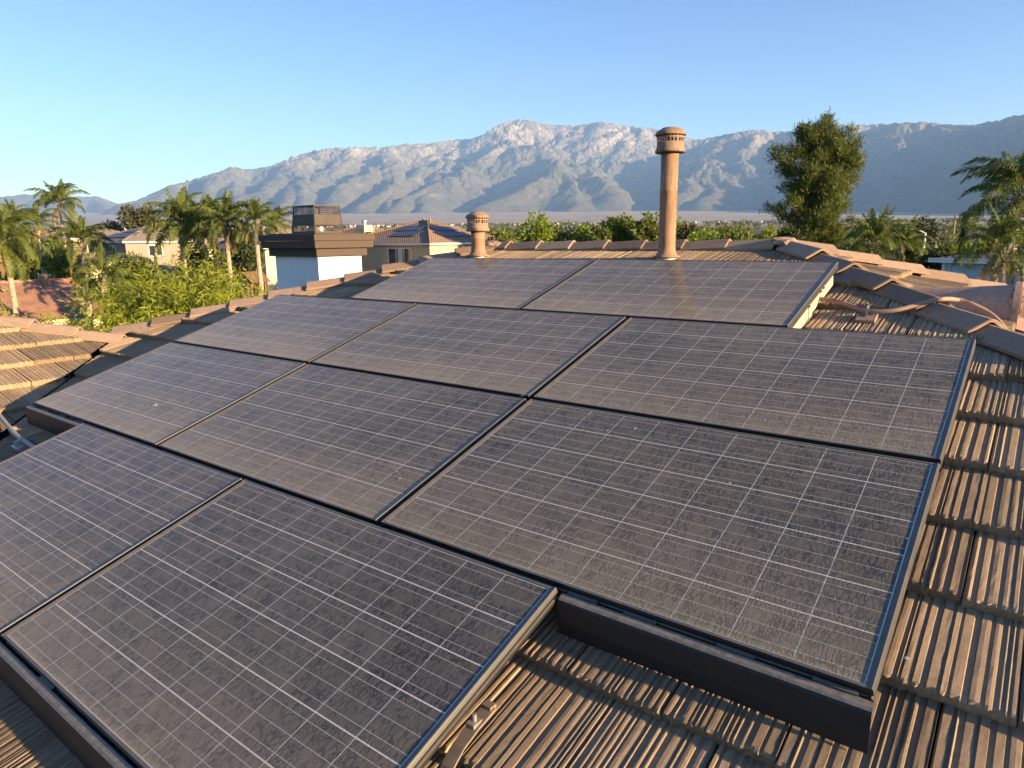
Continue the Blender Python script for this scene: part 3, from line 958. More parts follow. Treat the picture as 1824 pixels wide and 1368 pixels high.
# ---- skirts along exposed lower edges
def mat_skirt():
    g = NT('black_skirt_metal_dusty')
    co = g.obj()
    nz = g.n('SeparateXYZ', i={0: g.n('NewGeometry').outputs['Normal']}).outputs[2]
    n1 = g.noise(co, 60, 5, 0.7); n2 = g.noise(co, 380, 2, 0.6)
    d = g.math('MULTIPLY', g.fit(nz, 0.35, 0.85, 0.02, 0.8), g.fit(n1, 0.3, 0.6, 0.45, 1.0))
    d = g.math('ADD', d, g.fit(n2, 0.55, 0.75, 0, 0.06), clamp=True)
    c = g.mix(d, (0.010, 0.011, 0.014), (0.30, 0.26, 0.20))
    return g.bsdf(Base_Color=c, Roughness=0.55, Specular_IOR_Level=0.45, Normal=g.bump(n2, 0.25, 0.001))
M_SKIRT = mat_skirt()
def skirt(x0, x1, v, label):
    pr = [(-0.008, -0.026), (-0.012, -0.020), (-0.030, -0.021), (-0.038, -0.024), (-0.043, -0.031), (-0.047, -0.045), (-0.060, -0.090), (-0.067, -0.132), (-0.064, -0.1325),
          (-0.057, -0.090), (-0.044, -0.045), (-0.040, -0.034), (-0.036, -0.028), (-0.029, -0.025), (-0.014, -0.025), (-0.010, -0.030)]
    L = x1 - x0
    m = MB().extrude(pr, 0.0, L)
    root = empty('array_skirt', (x0, v * CS, v * SN)); root.rotation_euler = (SL, 0, 0)
    tag(root, label, 'skirt', 'black skirts under the array edge')
    m.build('skirt_panel', M_SKIRT, root)
    cm = MB().box((-0.05, -0.0, -0.03), (0.05, 0.012, -0.016))
    me = cm.mesh('clip', M_FRAME)
    for t in (0.08, 0.3, 0.62, 0.9):
        meshobj('clip', me, root, (L * t, -0.012, 0.0))
xl3 = -3 * PW - 2 * GU
xl4 = ROWS[4][0] - 2 * PW - GU
skirt(ROWS[4][0] + 0.010, 0.004, 0.0, 'long black skirt under the third row, facing the shaded tiles')
skirt(xl3 - 0.06, xl4 - 0.012, 0.0, 'short grey brown skirt end near the roof valley')
skirt(xl4, ROWS[4][0] + 0.004, -(PH + GV), 'dark rounded skirt along the lowest row, in the bottom left corner')

# ---- rail under the exposed right edge of the top row
M_HOOK = simple('dusty_hook_metal', (0.23, 0.18, 0.12), 0.65, 0.25, 20, metal=0.2)
M_CREAM = simple('cream_painted_rail', (0.50, 0.41, 0.27), 0.6, 0.08, 9)
M_GALV = simple('galvanised_metal', (0.42, 0.40, 0.36), 0.45, 0.15, 14, metal=0.5)
rail = empty('mounting_rail', (ROWS[1][0], 2 * (PH + GV) * CS, 2 * (PH + GV) * SN)); rail.rotation_euler = (SL, 0, 0)
tag(rail, 'cream painted mounting rail under the end of the top row', 'rail')
MB().box((-0.022, 0.0, -0.112), (-0.006, 0.40, -0.050)).build('rail_section', M_CREAM, rail)
MB().box((-0.023, 0.404, -0.110), (-0.007, 0.90, -0.048)).build('rail_section', M_CREAM, rail)
MB().box((-0.020, 0.375, -0.116), (-0.001, 0.43, -0.046)).build('splice', M_CREAM, rail)
for y in (0.37, 0.60, 0.66):
    MB().box((-0.012, y, -0.050), (0.006, y + 0.02, -0.034)).tube([(0.0, y + 0.01, -0.052), (0.0, y + 0.01, -0.028)], 0.005, 8).build('bolt', M_GALV, rail)

# ---- roof hook at the end of the lowest row
hook = empty('roof_hook', (ROWS[4][0] + 0.014, -0.465, -0.465 * T - 0.16))
tag(hook, 'bent cream metal roof hook beside the lowest panel', 'hook')
m = MB()
path = [(0.004, 0.10, 0.110), (0.004, 0.03, 0.092), (0.006, -0.03, 0.075), (0.010, -0.075, 0.050), (0.012, -0.105, 0.015), (0.012, -0.115, -0.020), (0.010, -0.10, -0.05)]
for (a, b) in zip(path[:-1], path[1:]):
    pass
vs, fs = [], []
for i, (x, y, z) in enumerate(path):
    a = Vector(path[max(0, i - 1)]); b = Vector(path[min(len(path) - 1, i + 1)]); t = (b - a).normalized(); nn = Vector((1, 0, 0)).cross(t)
    for sx, sn in ((-0.018, -0.003), (0.018, -0.003), (0.018, 0.003), (-0.018, 0.003)):
        vs.append(Vector((x, y, z)) + Vector((sx, 0, 0)) + nn * sn)
for i in range(len(path) - 1):
    for k in range(4): fs.append((i*4 + k, i*4 + (k+1) % 4, i*4 + 4 + (k+1) % 4, i*4 + 4 + k))
fs += [(0, 1, 2, 3), (len(vs)-4, len(vs)-1, len(vs)-2, len(vs)-3)]
m.add(vs, fs); m.build('strap', M_HOOK, hook)
MB().box((-0.012, 0.02, 0.094), (0.014, 0.055, 0.104)).tube([(0.0, 0.04, 0.09), (0.0, 0.04, 0.122)], 0.006, 8).build('bolt', M_GALV, hook)
MB().box((-0.014, 0.085, 0.104), (0.016, 0.11, 0.118)).build('clamp', M_HOOK, hook)

# ---- bird droppings and grit on the glass
M_DROP = simple('dried_bird_dropping', (0.44, 0.38, 0.29), 0.95, 0.25, 60)
M_GRIT = simple('pale_grit', (0.45, 0.42, 0.38), 0.95, 0.2, 60)
def on_panel(px, py, off=0.0):
    d = ray(px, py); t = (off - CAM.dot(A_n)) / d.dot(A_n)
    return CAM + d * t
def splat(px, py, r, seed, label, name='bird_dropping', mat=None, bits=6):
    c = on_panel(px, py, 0.0006)
    rr = random.Random(seed); m = MB()
    for b in range(bits):
        s = r * (1 if b == 0 else rr.uniform(0.12, 0.35))
        ox, oy = (0, 0) if b == 0 else (rr.gauss(0, r * 1.2), rr.gauss(0, r * 1.0))
        n = 12; vs = [(ox, oy, s * 0.14)]
        for lev, z in ((0.6, 0.11), (1.0, 0.0)):
            for k in range(n):
                g = 2 * math.pi * k / n
                q = s * lev * (1 + 0.35 * mnoise.noise(Vector((math.cos(g) * 1.5 + seed, math.sin(g) * 1.5, b))))
                vs.append((ox + q * math.cos(g), oy + q * 0.8 * math.sin(g), s * z))
        fs = [(0, 1 + k, 1 + (k + 1) % n) for k in range(n)] + [(1 + k, 1 + n + k, 1 + n + (k + 1) % n, 1 + (k + 1) % n) for k in range(n)]
        m.add(vs, fs)
    o = m.build(name, mat or M_DROP, None, c, (SL, 0, 0))
    tag(o, label, 'bird dropping' if name == 'bird_dropping' else 'debris', 'small bits on the panels')
splat(276, 721, 0.020, 1, 'largest pale bird dropping, on the third row panel near the valley', bits=10)
splat(1131, 763, 0.007, 2, 'white speck of bird dropping near the top edge of the skirted panel', bits=3)
splat(1082, 766, 0.006, 3, 'small tan pellet on the skirted panel, left of the white speck', 'pellet', bits=2)
splat(712, 852, 0.007, 4, 'small splash of bird dropping at the lower right of the middle panel', bits=5)
splat(707, 840, 0.005, 5, 'tiny bird dropping just above the small splash on the middle panel', bits=4)
splat(60, 1060, 0.004, 6, 'tiny white speck on the panel cut off by the picture edge', bits=2)
splat(1300, 860, 0.005, 7, 'tiny pale crumb in the middle of the skirted panel', 'pellet', M_GRIT, 2)
splat(1617, 959, 0.005, 8, 'crumb lying against the frame edge of the skirted panel', 'pellet', M_GRIT, 2)
splat(1615, 1172, 0.006, 9, 'pebble resting on a sunlit tile beside the array', 'pebble', M_GRIT, 1)
splat(930, 705, 0.004, 10, 'dark twig end speck at the corner of the middle second row panel', 'pellet', M_GRIT, 2)
# ------------------------------------------------------------------ roof fixtures
def mat_paintmetal(name, a, b):
    g = NT(name); co = g.obj()
    st = g.noise(g.n('VectorMath', operation='MULTIPLY', i={0: co, 1: (1.0, 1.0, 0.12)}).outputs[0], 60, 4, 0.6)
    n1 = g.noise(co, 11, 5, 0.65); n2 = g.noise(co, 90, 3, 0.6)
    c = g.mix(g.fit(n1, 0.3, 0.7), a, b)
    c = g.mix(g.fit(st, 0.50, 0.68, 0, 0.75), c, tuple(q * 0.55 for q in a))
    c = g.mix(g.fit(n2, 0.58, 0.70, 0, 0.6), c, (0.34, 0.28, 0.23))
    return g.bsdf(Base_Color=c, Roughness=0.72, Specular_IOR_Level=0.3, Normal=g.bump(n2, 0.15, 0.002))
M_PIPE = mat_paintmetal('terracotta_painted_metal', (0.27, 0.155, 0.090), (0.33, 0.20, 0.120))
M_PIPE2 = mat_paintmetal('faded_terracotta_paint', (0.22, 0.145, 0.098), (0.31, 0.205, 0.140))
M_VENT = mat_paintmetal('pale_terracotta_paint', (0.40, 0.245, 0.165), (0.48, 0.305, 0.21))
M_GREYMETAL = simple('grey_flashing', (0.38, 0.37, 0.35), 0.6, 0.15, 9, metal=0.3)

def vent(px, py, r, h, rc, hc, label, seed):
    d = ray(px, py); off = -0.135
    t = (off - CAM.dot(A_n)) / d.dot(A_n)
    b = CAM + d * t
    root = empty('vent_pipe', b)
    tag(root, label, 'vent pipe', 'painted vent pipes on the roof')
    m = MB().lathe([(r * 1.0, -0.03), (r, 0.0), (r, h * 0.62), (r * 1.025, h * 0.62 + 0.003), (r * 1.025, h * 0.62 + 0.012), (r * 1.003, h * 0.62 + 0.015), (r * 1.003, h), (r * 0.9, h)], 36)
    m.build('pipe', M_PIPE, root, smooth=True)
    m = MB().lathe([(r * 1.0, 0.085), (r * 1.06, 0.055), (r * 1.30, 0.030), (r * 1.62, 0.022), (r * 1.62, 0.016), (r * 1.0, 0.016)], 36)
    m.build('storm_collar', M_PIPE, root, smooth=True)
    m = MB().lathe([(r * 1.20, -0.04), (r * 1.18, 0.0), (r * 1.12, 0.017)], 30)
    m.build('flashing', M_GREYMETAL, root, smooth=True)
    # seam strip with a row of rivets down the sunny side
    sm = MB().box((-0.012, -0.004, 0.0), (0.0022, 0.004, 0.030)).mesh('seam_tab', M_PIPE2)
    for k in range(int((h - 0.14) / 0.055)):
        a = 0.15
        meshobj('seam_tab', sm, root, (r * math.cos(a), r * math.sin(a), 0.10 + k * 0.055), (0, 0, a))
    # cap: lower ring, finned open band, upper ring, dome
    cap = empty('vent_cap', (0, 0, h), 0, root)
    lo = MB().lathe([(r * 0.98, -0.018), (rc * 1.02, -0.030), (rc * 1.03, -0.012), (rc * 0.93, 0.004), (rc * 0.92, hc * 0.30), (rc * 0.885, hc * 0.30), (rc * 0.885, 0.004), (r * 0.9, -0.006)], 36)
    lo.build('cap_base', M_PIPE2, cap, smooth=True)
    mid = MB().lathe([(rc * 0.90, hc * 0.47), (rc * 0.94, hc * 0.47), (rc * 0.94, hc * 0.54), (rc * 0.90, hc * 0.54), (rc * 0.90, hc * 0.47)], 36)
    mid.build('cap_band', M_PIPE2, cap)
    core = MB().lathe([(r * 0.62, 0.0), (r * 0.62, hc * 0.75)], 24)
    core.build('cap_core', M_BRONZE, cap)
    fin = MB(); n = 22
    for k in range(n):
        g = 2 * math.pi * k / n
        c, s = math.cos(g), math.sin(g)
        w = 0.0035 if k % 2 else 0.006
        x0, x1 = rc * 0.84, rc * 0.915
        tang = Vector((-s, c, 0)) * w; ra = Vector((c, s, 0))
        vs = []
        for z in (hc * 0.28, hc * 0.66):
            for q in (ra * x0 - tang, ra * x1 - tang, ra * x1 + tang, ra * x0 + tang): vs.append((q.x, q.y, z))
        fin.add(vs, [(0, 1, 5, 4), (1, 2, 6, 5), (2, 3, 7, 6), (3, 0, 4, 7)])
    fin.build('cap_fins', M_PIPE2, cap)
    dome = MB().lathe([(rc * 0.88, hc * 0.62), (rc * 1.04, hc * 0.60), (rc * 1.06, hc * 0.66), (rc * 1.0, hc * 0.76), (rc * 0.80, hc * 0.87), (rc * 0.62, hc * 0.91), (rc * 0.60, hc * 0.955), (rc * 0.35, hc * 0.99), (0.0, hc * 1.0)], 36)
    dome.build('cap_dome', M_PIPE2, cap, smooth=True)
vent(1187, 462, 0.0635, 0.800, 0.106, 0.150, 'tall terracotta coloured vent pipe with slotted cap standing by the ridge', 1)
vent(852, 459, 0.0635, 0.265, 0.104, 0.145, 'short terracotta coloured vent pipe with slotted cap near the chimney', 2)

# ---- barrel dormer vent on the hip end
dv = empty('dormer_vent', (0.10, 3.20, 0.525))
tag(dv, 'large half round dormer vent painted terracotta, open louvred end', 'roof vent')
def barrel():
    n = 20; R0 = 0.25; m = MB(); L = 0.66
    vs, fs = [], []
    for i, x in enumerate((0.0, -0.04, -0.22, -0.44, -L)):
        k = R0 * (1 - 0.26 * (i / 4))
        for a in range(n + 1):
            g = math.pi * a / n
            vs.append((x, k * math.cos(g), k * math.sin(g) * 0.92 - (0.09 if a in (0, n) else 0.0)))
    for i in range(4):
        for a in range(n):
            q = i * (n + 1) + a
            fs.append((q, q + 1, q + n + 2, q + n + 1))
    m.add(vs, fs)
    m.build('barrel', M_VENT, dv, smooth=True)
    rim = MB(); vs = []; fs = []
    for a in range(n + 1):
        g = math.pi * a / n
        for (rr, x) in ((R0 * 1.02, 0.012), (R0 * 1.02, -0.02), (R0 * 0.93, -0.02), (R0 * 0.93, 0.012)):
            vs.append((x, rr * math.cos(g), rr * math.sin(g) * 0.92))
    for a in range(n):
        for k in range(4): fs.append((a*4 + k, a*4 + (k+1) % 4, a*4 + 4 + (k+1) % 4, a*4 + 4 + k))
    rim.add(vs, fs); rim.build('rim', M_VENT, dv)
    for k in range(5):
        z = 0.012 + k * 0.04; hw = R0 * 0.93 * math.sqrt(max(0.02, 1 - ((z + 0.02) / (R0 * 0.92)) ** 2))
        b = MB(); b.add([(-0.004, -hw, z), (-0.004, hw, z), (-0.035, hw, z + 0.034), (-0.035, -hw, z + 0.034), (-0.006, -hw, z), (-0.006, hw, z), (-0.037, hw, z + 0.034), (-0.037, -hw, z + 0.034)], [(0,1,2,3),(7,6,5,4),(0,4,5,1),(2,6,7,3)])
        b.build('louvre', M_VENT, dv)
    fl = MB(); fl.add([(0.10, -0.33, -0.020), (0.10, 0.33, -0.020), (-0.65, 0.33, 0.205), (-0.65, -0.33, 0.205)], [(0, 1, 2, 3)])
    fl.build('flashing', M_VENT, dv)
barrel()

# ---- conduit run with strut block
M_CONDUIT = simple('tan_painted_conduit', (0.30, 0.20, 0.15), 0.55, 0.12, 12)
M_RED = simple('red_primer_showing', (0.42, 0.04, 0.05), 0.6, 0.1, 20)
M_GREYC = simple('grey_painted_conduit', (0.30, 0.29, 0.28), 0.55, 0.12, 12)
M_WOODB = simple('painted_wood_block', (0.27, 0.19, 0.14), 0.85, 0.2, 30, bump=0.3)
def catmull(pts, n=8):
    pts = [Vector(p) for p in pts]; out = []
    for i in range(len(pts) - 1):
        a = pts[max(0, i - 1)]; b = pts[i]; c = pts[i + 1]; d = pts[min(len(pts) - 1, i + 2)]
        for k in range(n):
            t = k / n
            out.append(0.5 * ((2 * b) + (c - a) * t + (2 * a - 5 * b + 4 * c - d) * t * t + (3 * b - a - 3 * c + d) * t ** 3))
    out.append(pts[-1]); return out
def slopeA(px, py, off):
    d = ray(px, py); t = (off - CAM.dot(A_n)) / d.dot(A_n); return CAM + d * t
path = [slopeA(1405, 531, -0.085), slopeA(1452, 531, -0.085), slopeA(1500, 540, -0.095), slopeA(1545, 554, -0.100), slopeA(1592, 553, -0.095), slopeA(1640, 541, -0.080), slopeA(1678, 533, -0.055)]
last = path[-1]
path += [at(1704, 534, 3.60), at(1732, 542, 3.57), at(1758, 555, 3.54), at(1778, 571, 3.50), at(1796, 594, 3.46)]
pts = catmull(path, 8)
cd = empty('roof_conduit', path[3])
tag(cd, 'bent tan electrical conduit with red streaks crossing the roof edge', 'conduit')
rel = [p - path[3] for p in pts]
MB().tube(rel, 0.0118, 12).build('tube', M_CONDUIT, cd, smooth=True)
for i in (26, 44, 58):
    if i + 1 < len(rel): MB().tube([rel[i] - (rel[i+1] - rel[i]).normalized() * 0.012, rel[i] + (rel[i+1] - rel[i]).normalized() * 0.012], 0.0138, 12).build('coupling', M_CONDUIT, cd)
rs = MB()
for i0, i1 in ((13, 18), (20, 23)):
    rs.tube([p + V(0, 0, 0.0045) for p in rel[i0:i1]], 0.0090, 10)
rs.build('red_streak', M_RED, cd, smooth=True)
blk = empty('conduit_block', path[3] - A_n * 0.052); blk.rotation_euler = (SL, 0, 0.05)
tag(blk, 'small painted wood block with strap holding up the tan conduit', 'support block')
MB().box((-0.045, -0.075, 0.0), (0.045, -0.01, 0.030)).build('block', M_WOODB, blk)
MB().box((-0.045, -0.01, 0.0), (0.045, 0.055, 0.028)).build('block', M_WOODB, blk)
st = MB().box((-0.008, -0.03, 0.030), (0.008, 0.03, 0.034)); st.box((-0.008, -0.020, 0.034), (0.008, -0.017, 0.072)); st.box((-0.008, 0.017, 0.034), (0.008, 0.020, 0.085))
st.build('strap', M_GALV, blk)
MB().tube([(0, -0.026, 0.075), (0, 0.028, 0.075)], 0.004, 8).tube([(0, 0.02, 0.075), (0, 0.031, 0.075)], 0.008, 6).build('bolt', M_GALV, blk)
# left conduit dipping under the array
path = [slopeA(-60, 655, -0.05), slopeA(-10, 728, -0.075), slopeA(20, 765, -0.09), slopeA(34, 779, -0.095), slopeA(62, 797, -0.095), slopeA(105, 817, -0.095)]
pts = catmull(path, 6)
c2 = empty('valley_conduit', path[3])
tag(c2, 'grey electrical conduit slipping under the panels at the roof valley', 'conduit')
MB().tube([p - path[3] for p in pts], 0.014, 12).build('tube', M_GREYC, c2, smooth=True)
MB().tube([pts[20] - path[3] - V(0.008, 0, 0), pts[20] - path[3] + V(0.008, 0, 0)], 0.0165, 12).build('coupling', M_GREYC, c2)
bl2 = empty('valley_block', slopeA(38, 800, -0.14)); bl2.rotation_euler = (SL, 0, 0)
tag(bl2, 'grey strut block under the conduit at the roof valley', 'support block')
MB().box((-0.06, -0.03, 0.0), (0.06, 0.03, 0.028)).build('block', M_GALV, bl2)
MB().box((-0.008, -0.02, 0.028), (0.008, 0.02, 0.06)).build('strap', M_GALV, bl2)
# ------------------------------------------------------------------ neighbouring houses
def paint(name, col, rough=0.9): return simple(name, col, rough, 0.07, 1.5, bump=0.15)
M_TAN = paint('tan_stucco', (0.50, 0.40, 0.25)); M_TAUPE = paint('taupe_stucco', (0.27, 0.22, 0.18)); M_CREAMW = paint('cream_stucco', (0.60, 0.50, 0.30))
M_BEIGE = paint('beige_stucco', (0.52, 0.44, 0.33)); M_TRIM = paint('white_trim', (0.75, 0.74, 0.70)); M_BLUE = paint('pale_blue_paint', (0.36, 0.47, 0.56))
M_DARKWOOD = paint('brown_wood', (0.16, 0.09, 0.05)); M_PATIO = paint('pale_patio_cover', (0.55, 0.58, 0.60))
def mat_roof(name, a, b, pitch=0.30, row=0.38):
    """tile courses too small to pick apart at this distance"""
    g = NT(name)
    co = g.obj(); x = g.n('SeparateXYZ', i={0: co})
    z = x.outputs[2]
    s1 = g.math('FLOORED_MODULO', g.math('DIVIDE', z, row * 0.32), 1.0)
    n = g.noise(co, 2.2, 4, 0.6); n2 = g.noise(co, 9, 3, 0.6)
    c = g.mix(g.fit(n, 0.3, 0.7), a, b)
    c = g.mix(g.fit(n2, 0.5, 0.72, 0, 0.5), c, tuple(q * 0.6 for q in a))
    hx = g.math('SINE', g.math('MULTIPLY', g.math('ADD', x.outputs[0], x.outputs[1]), 2 * math.pi / pitch))
    h = g.math('ADD', g.math('MULTIPLY', hx, 0.3), s1)
    return g.bsdf(Base_Color=c, Roughness=0.92, Specular_IOR_Level=0.15, Normal=g.bump(h, 0.9, 0.05))
M_ROOF_BROWN = mat_roof('brown_roof_tile', (0.22, 0.15, 0.11), (0.31, 0.21, 0.15))
M_ROOF_GREY = mat_roof('grey_brown_roof_tile', (0.20, 0.165, 0.14), (0.28, 0.225, 0.18))
M_ROOF_RED = simple('terracotta_pantile', (0.33, 0.170, 0.110), 0.9, 0.25, 1.3, bump=0.2)
def mat_glass():
    g = NT('window_glass')
    return g.bsdf(Base_Color=(0.03, 0.035, 0.04, 1), Roughness=0.08, Specular_IOR_Level=0.8)
M_GLASS = mat_glass(); M_CURTAIN = paint('pale_curtain', (0.50, 0.50, 0.48))
M_PV = simple('dark_solar_module', (0.05, 0.05, 0.058), 0.45, 0.1, 3)

def hip_roof(root, x0, x1, y0, y1, z, rise, mat, over=0.45, th=0.16, name='roof'):
    """hip roof over the rectangle, ridge along the longer side"""
    x0 -= over; x1 += over; y0 -= over; y1 += over
    w, d = x1 - x0, y1 - y0; k = min(w, d) / 2
    if w >= d: r = [(x0 + k, (y0 + y1) / 2), (x1 - k, (y0 + y1) / 2)]
    else: r = [((x0 + x1) / 2, y0 + k), ((x0 + x1) / 2, y1 - k)]
    m = MB(); zz = z + rise
    vs = [(x0, y0, z), (x1, y0, z), (x1, y1, z), (x0, y1, z), (r[0][0], r[0][1], zz), (r[1][0], r[1][1], zz)]
    if w >= d: fs = [(0, 1, 5, 4), (1, 2, 5), (2, 3, 4, 5), (3, 0, 4)]
    else: fs = [(0, 1, 4), (1, 2, 5, 4), (2, 3, 5), (3, 0, 4, 5)]
    m.add(vs, fs)
    o = m.build(name, mat, root)
    f = MB().box((x0 + 0.02, y0 + 0.02, z - th), (x1 - 0.02, y1 - 0.02, z - 0.004))
    f.build('fascia', M_TRIM, root)
    # hip and ridge cap lines
    c = MB()
    cor = [(x0, y0), (x1, y0), (x1, y1), (x0, y1)]
    ends = [0, 1, 1, 0] if w >= d else [0, 0, 1, 1]
    for (cx, cyy), e in zip(cor, ends): c.tube([(cx, cyy, z + 0.04), (r[e][0], r[e][1], zz + 0.05)], 0.11, 6)
    c.tube([(r[0][0], r[0][1], zz + 0.05), (r[1][0], r[1][1], zz + 0.05)], 0.11, 6)
    c.build('ridge_caps', mat, root)
    return o, r, zz

def window(root, face, u, z, w, h, panes=2, mat=M_TRIM, curtain=True):
    """face: ('-y', yplane) or ('+x', xplane); u along the wall"""
    ax, pl = face
    fr = MB(); gl = []
    t = 0.07
    def B(u0, u1, z0, z1, d0, d1, mb):
        if ax == '-y': mb.box((u0, pl - d1, z0), (u1, pl - d0, z1))
        else: mb.box((pl + d0, u0, z0), (pl + d1, u1, z1))
    B(u, u + w, z, z + t, 0, 0.06, fr); B(u, u + w, z + h - t, z + h, 0, 0.06, fr)
    B(u, u + t, z + t, z + h - t, 0, 0.06, fr); B(u + w - t, u + w, z + t, z + h - t, 0, 0.06, fr)
    for k in range(1, panes):
        q = u + w * k / panes
        B(q - 0.03, q + 0.03, z + t, z + h - t, 0, 0.05, fr)
    win = fr.build('window', mat, root)
    for k in range(panes):
        g = MB(); B(u + w * k / panes + 0.02, u + w * (k + 1) / panes - 0.02, z + t, z + h - t, 0.004, 0.015, g)
        g.build('pane', M_GLASS, win)
    if curtain:
        g = MB(); B(u + w * 0.40, u + w * 0.60, z + t, z + h - t, 0.016, 0.020, g); g.build('curtain', M_CURTAIN, win)
    return win

def pv_strip(root, pts, nx, ny, nrm, name='solar_module'):
    """pts: corner, u vector, v vector on the roof slope"""
    c, u, v = [Vector(q) for q in pts]
    n = Vector(nrm).normalized() * 0.10
    for i in range(nx):
        for j in range(ny):
            a = c + u * (i / nx) + v * (j / ny) + n
            du, dv = u / nx * 0.97, v / ny * 0.97
            m = MB(); e = n * 0.4
            m.add([a, a + du, a + du + dv, a + dv, a - e, a + du - e, a + du + dv - e, a + dv - e],
                  [(0, 1, 2, 3), (4, 7, 6, 5), (0, 4, 5, 1), (1, 5, 6, 2), (2, 6, 7, 3), (3, 7, 4, 0)])
            m.build(name, M_PV, root)

def base_at(px, depth):
    q = at(px, 427, depth); return q.x, q.y
# 1. tan two storey house behind the short vent pipe
x, y = base_at(765, 64); gz = ground_z(x, y)
ez = at(765, 433, 64).z - gz
h1 = empty('tan_house', (x, y, gz)); tag(h1, 'tan two storey house with hip roof and roof solar modules behind the chimney', 'house')
MB().box((-13, 0, -0.5), (0, 12, ez)).build('wall', M_TAN, h1)
rf, rr, rz = hip_roof(h1, -13, 0, 0, 12, ez, 2.15, M_ROOF_BROWN, 0.5)
window(h1, ('-y', 0.0), -5.6, ez - 2.35, 3.3, 1.9, 3); window(h1, ('+x', 0.0), 3.0, ez - 2.3, 1.6, 1.5, 2)
_k = 2.15 / 6.5
pv_strip(h1, ((-6.6, 1.3, ez + 1.8 * _k), (3.3, 0, 0), (0, 1.5, 1.5 * _k)), 3, 1, (0, -_k, 1))
pv_strip(h1, ((-7.6, 3.0, ez + 3.5 * _k), (3.3, 0, 0), (0, 1.5, 1.5 * _k)), 3, 1, (0, -_k, 1))
pv_strip(h1, ((-1.2, 3.2, ez + 1.7 * _k), (0, 4.4, 0), (-1.4, 0, 1.4 * _k)), 4, 1, (_k, 0, 1))
pv_strip(h1, ((-2.9, 4.0, ez + 3.4 * _k), (0, 3.3, 0), (-1.3, 0, 1.3 * _k)), 3, 1, (_k, 0, 1))
for dx in (-6.6, -5.6): MB().lathe([(0.10, -0.3), (0.10, 0.42), (0.0, 0.45)], 10).build('roof_pipe', M_PIPE2, h1, (dx, 6.0, rz))
# its neighbour's chimney showing beside the crown
x, y = base_at(632, 74); gz = ground_z(x, y)
h2 = empty('chimney_house', (x, y, gz)); tag(h2, 'low roofed house with cream chimney just right of the dark spark arrestor', 'house')
ez2 = at(632, 428, 74).z - gz
MB().box((-9, 0, -0.5), (1.2, 9, ez2)).build('wall', M_BEIGE, h2)
hip_roof(h2, -9, 1.2, 0, 9, ez2, 1.5, M_ROOF_BROWN)
zc = at(628, 401, 74).z - gz
ch = MB().box((-0.9, 1.0, ez2), (0.45, 2.2, zc)).box((-1.0, 0.9, zc - 0.5), (0.55, 2.3, zc - 0.3)).build('chimney', M_CREAMW, h2)
MB().lathe([(0.22, 0.0), (0.22, 0.3), (0.32, 0.32), (0.32, 0.5), (0.0, 0.6)], 12).build('chimney_cap', M_STEEL, ch, (-0.2, 1.6, zc))
MB().box((0.5, 1.1, ez2), (1.5, 2.0, zc - 0.7)).build('chimney_step', M_CREAMW, ch)
# 3. taupe house at the left
x, y = base_at(222, 72); gz = ground_z(x, y)
ez = at(222, 430, 72).z - gz
h3 = empty('taupe_house', (x, y, gz)); tag(h3, 'taupe two storey house with dark roof modules between the palms', 'house')
MB().box((-9.0, 0, -0.5), (0, 9, ez)).build('wall', M_TAUPE, h3)
hip_roof(h3, -9.0, 0, 0, 9, ez, 1.55, M_ROOF_GREY, 0.5)
window(h3, ('-y', 0.0), -3.6, ez - 1.75, 1.35, 1.35, 2); window(h3, ('+x', 0.0), 2.3, ez - 1.6, 1.5, 1.2, 2); window(h3, ('-y', 0.0), -6.6, ez - 1.75, 1.2, 1.3, 2)
_k = 1.55 / 5.0
pv_strip(h3, ((-6.6, 0.7, ez + 1.2 * _k), (5.6, 0, 0), (0, 1.6, 1.6 * _k)), 5, 1, (0, -_k, 1)); pv_strip(h3, ((-5.8, 2.5, ez + 3.0 * _k), (3.2, 0, 0), (0, 1.3, 1.3 * _k)), 3, 1, (0, -_k, 1))
MB().box((-4.4, -2.6, 2.3), (-0.2, 0.0, 2.5)).build('patio_cover', M_PATIO, h3)
for dx in (-4.2, -0.5): MB().box((dx, -2.5, 0), (dx + 0.15, -2.35, 2.3)).build('patio_post', M_TRIM, h3)
x, y = base_at(297, 80); gz = ground_z(x, y); zc = at(290, 410, 80).z - gz
h3b = empty('back_house', (x, y, gz)); tag(h3b, 'grey roofed house with pale chimney behind the taupe house', 'house')
MB().box((-8, 0, -0.5), (2, 8, zc - 1.6)).build('wall', M_BEIGE, h3b)
hip_roof(h3b, -8, 2, 0, 8, zc - 1.6, 1.3, M_ROOF_GREY)
MB().box((-1.3, 0.6, zc - 1.8), (0.1, 1.7, zc)).box((-1.4, 0.5, zc - 0.35), (0.2, 1.8, zc - 0.15)).build('chimney', M_BEIGE, h3b)
# 4. beige house behind the palms left of the chimney
x, y = base_at(470, 58); gz = ground_z(x, y); ez = at(470, 440, 58).z - gz
h4 = empty('beige_house', (x, y, gz)); tag(h4, 'beige two storey house half hidden behind palm trunks beside the chimney', 'house')
MB().box((-8.2, 0, -0.5), (0, 9, ez)).build('wall', M_BEIGE, h4)
hip_roof(h4, -8.2, 0, 0, 9, ez, 1.7, M_ROOF_GREY)
window(h4, ('-y', 0.0), -3.6, ez - 1.7, 0.9, 1.3, 2); window(h4, ('-y', 0.0), -6.5, ez - 1.7, 1.5, 1.2, 2); window(h4, ('-y', 0.0), -1.6, ez - 1.7, 1.2, 1.3, 2)
MB().box((-5.6, -3.2, ez - 3.1), (-0.3, 0, ez - 2.92)).build('patio_cover', M_PATIO, h4)
for dx in (-5.5, -3.0, -0.5): MB().box((dx, -3.1, 0), (dx + 0.16, -2.94, ez - 3.1)).build('patio_post', M_TRIM, h4)
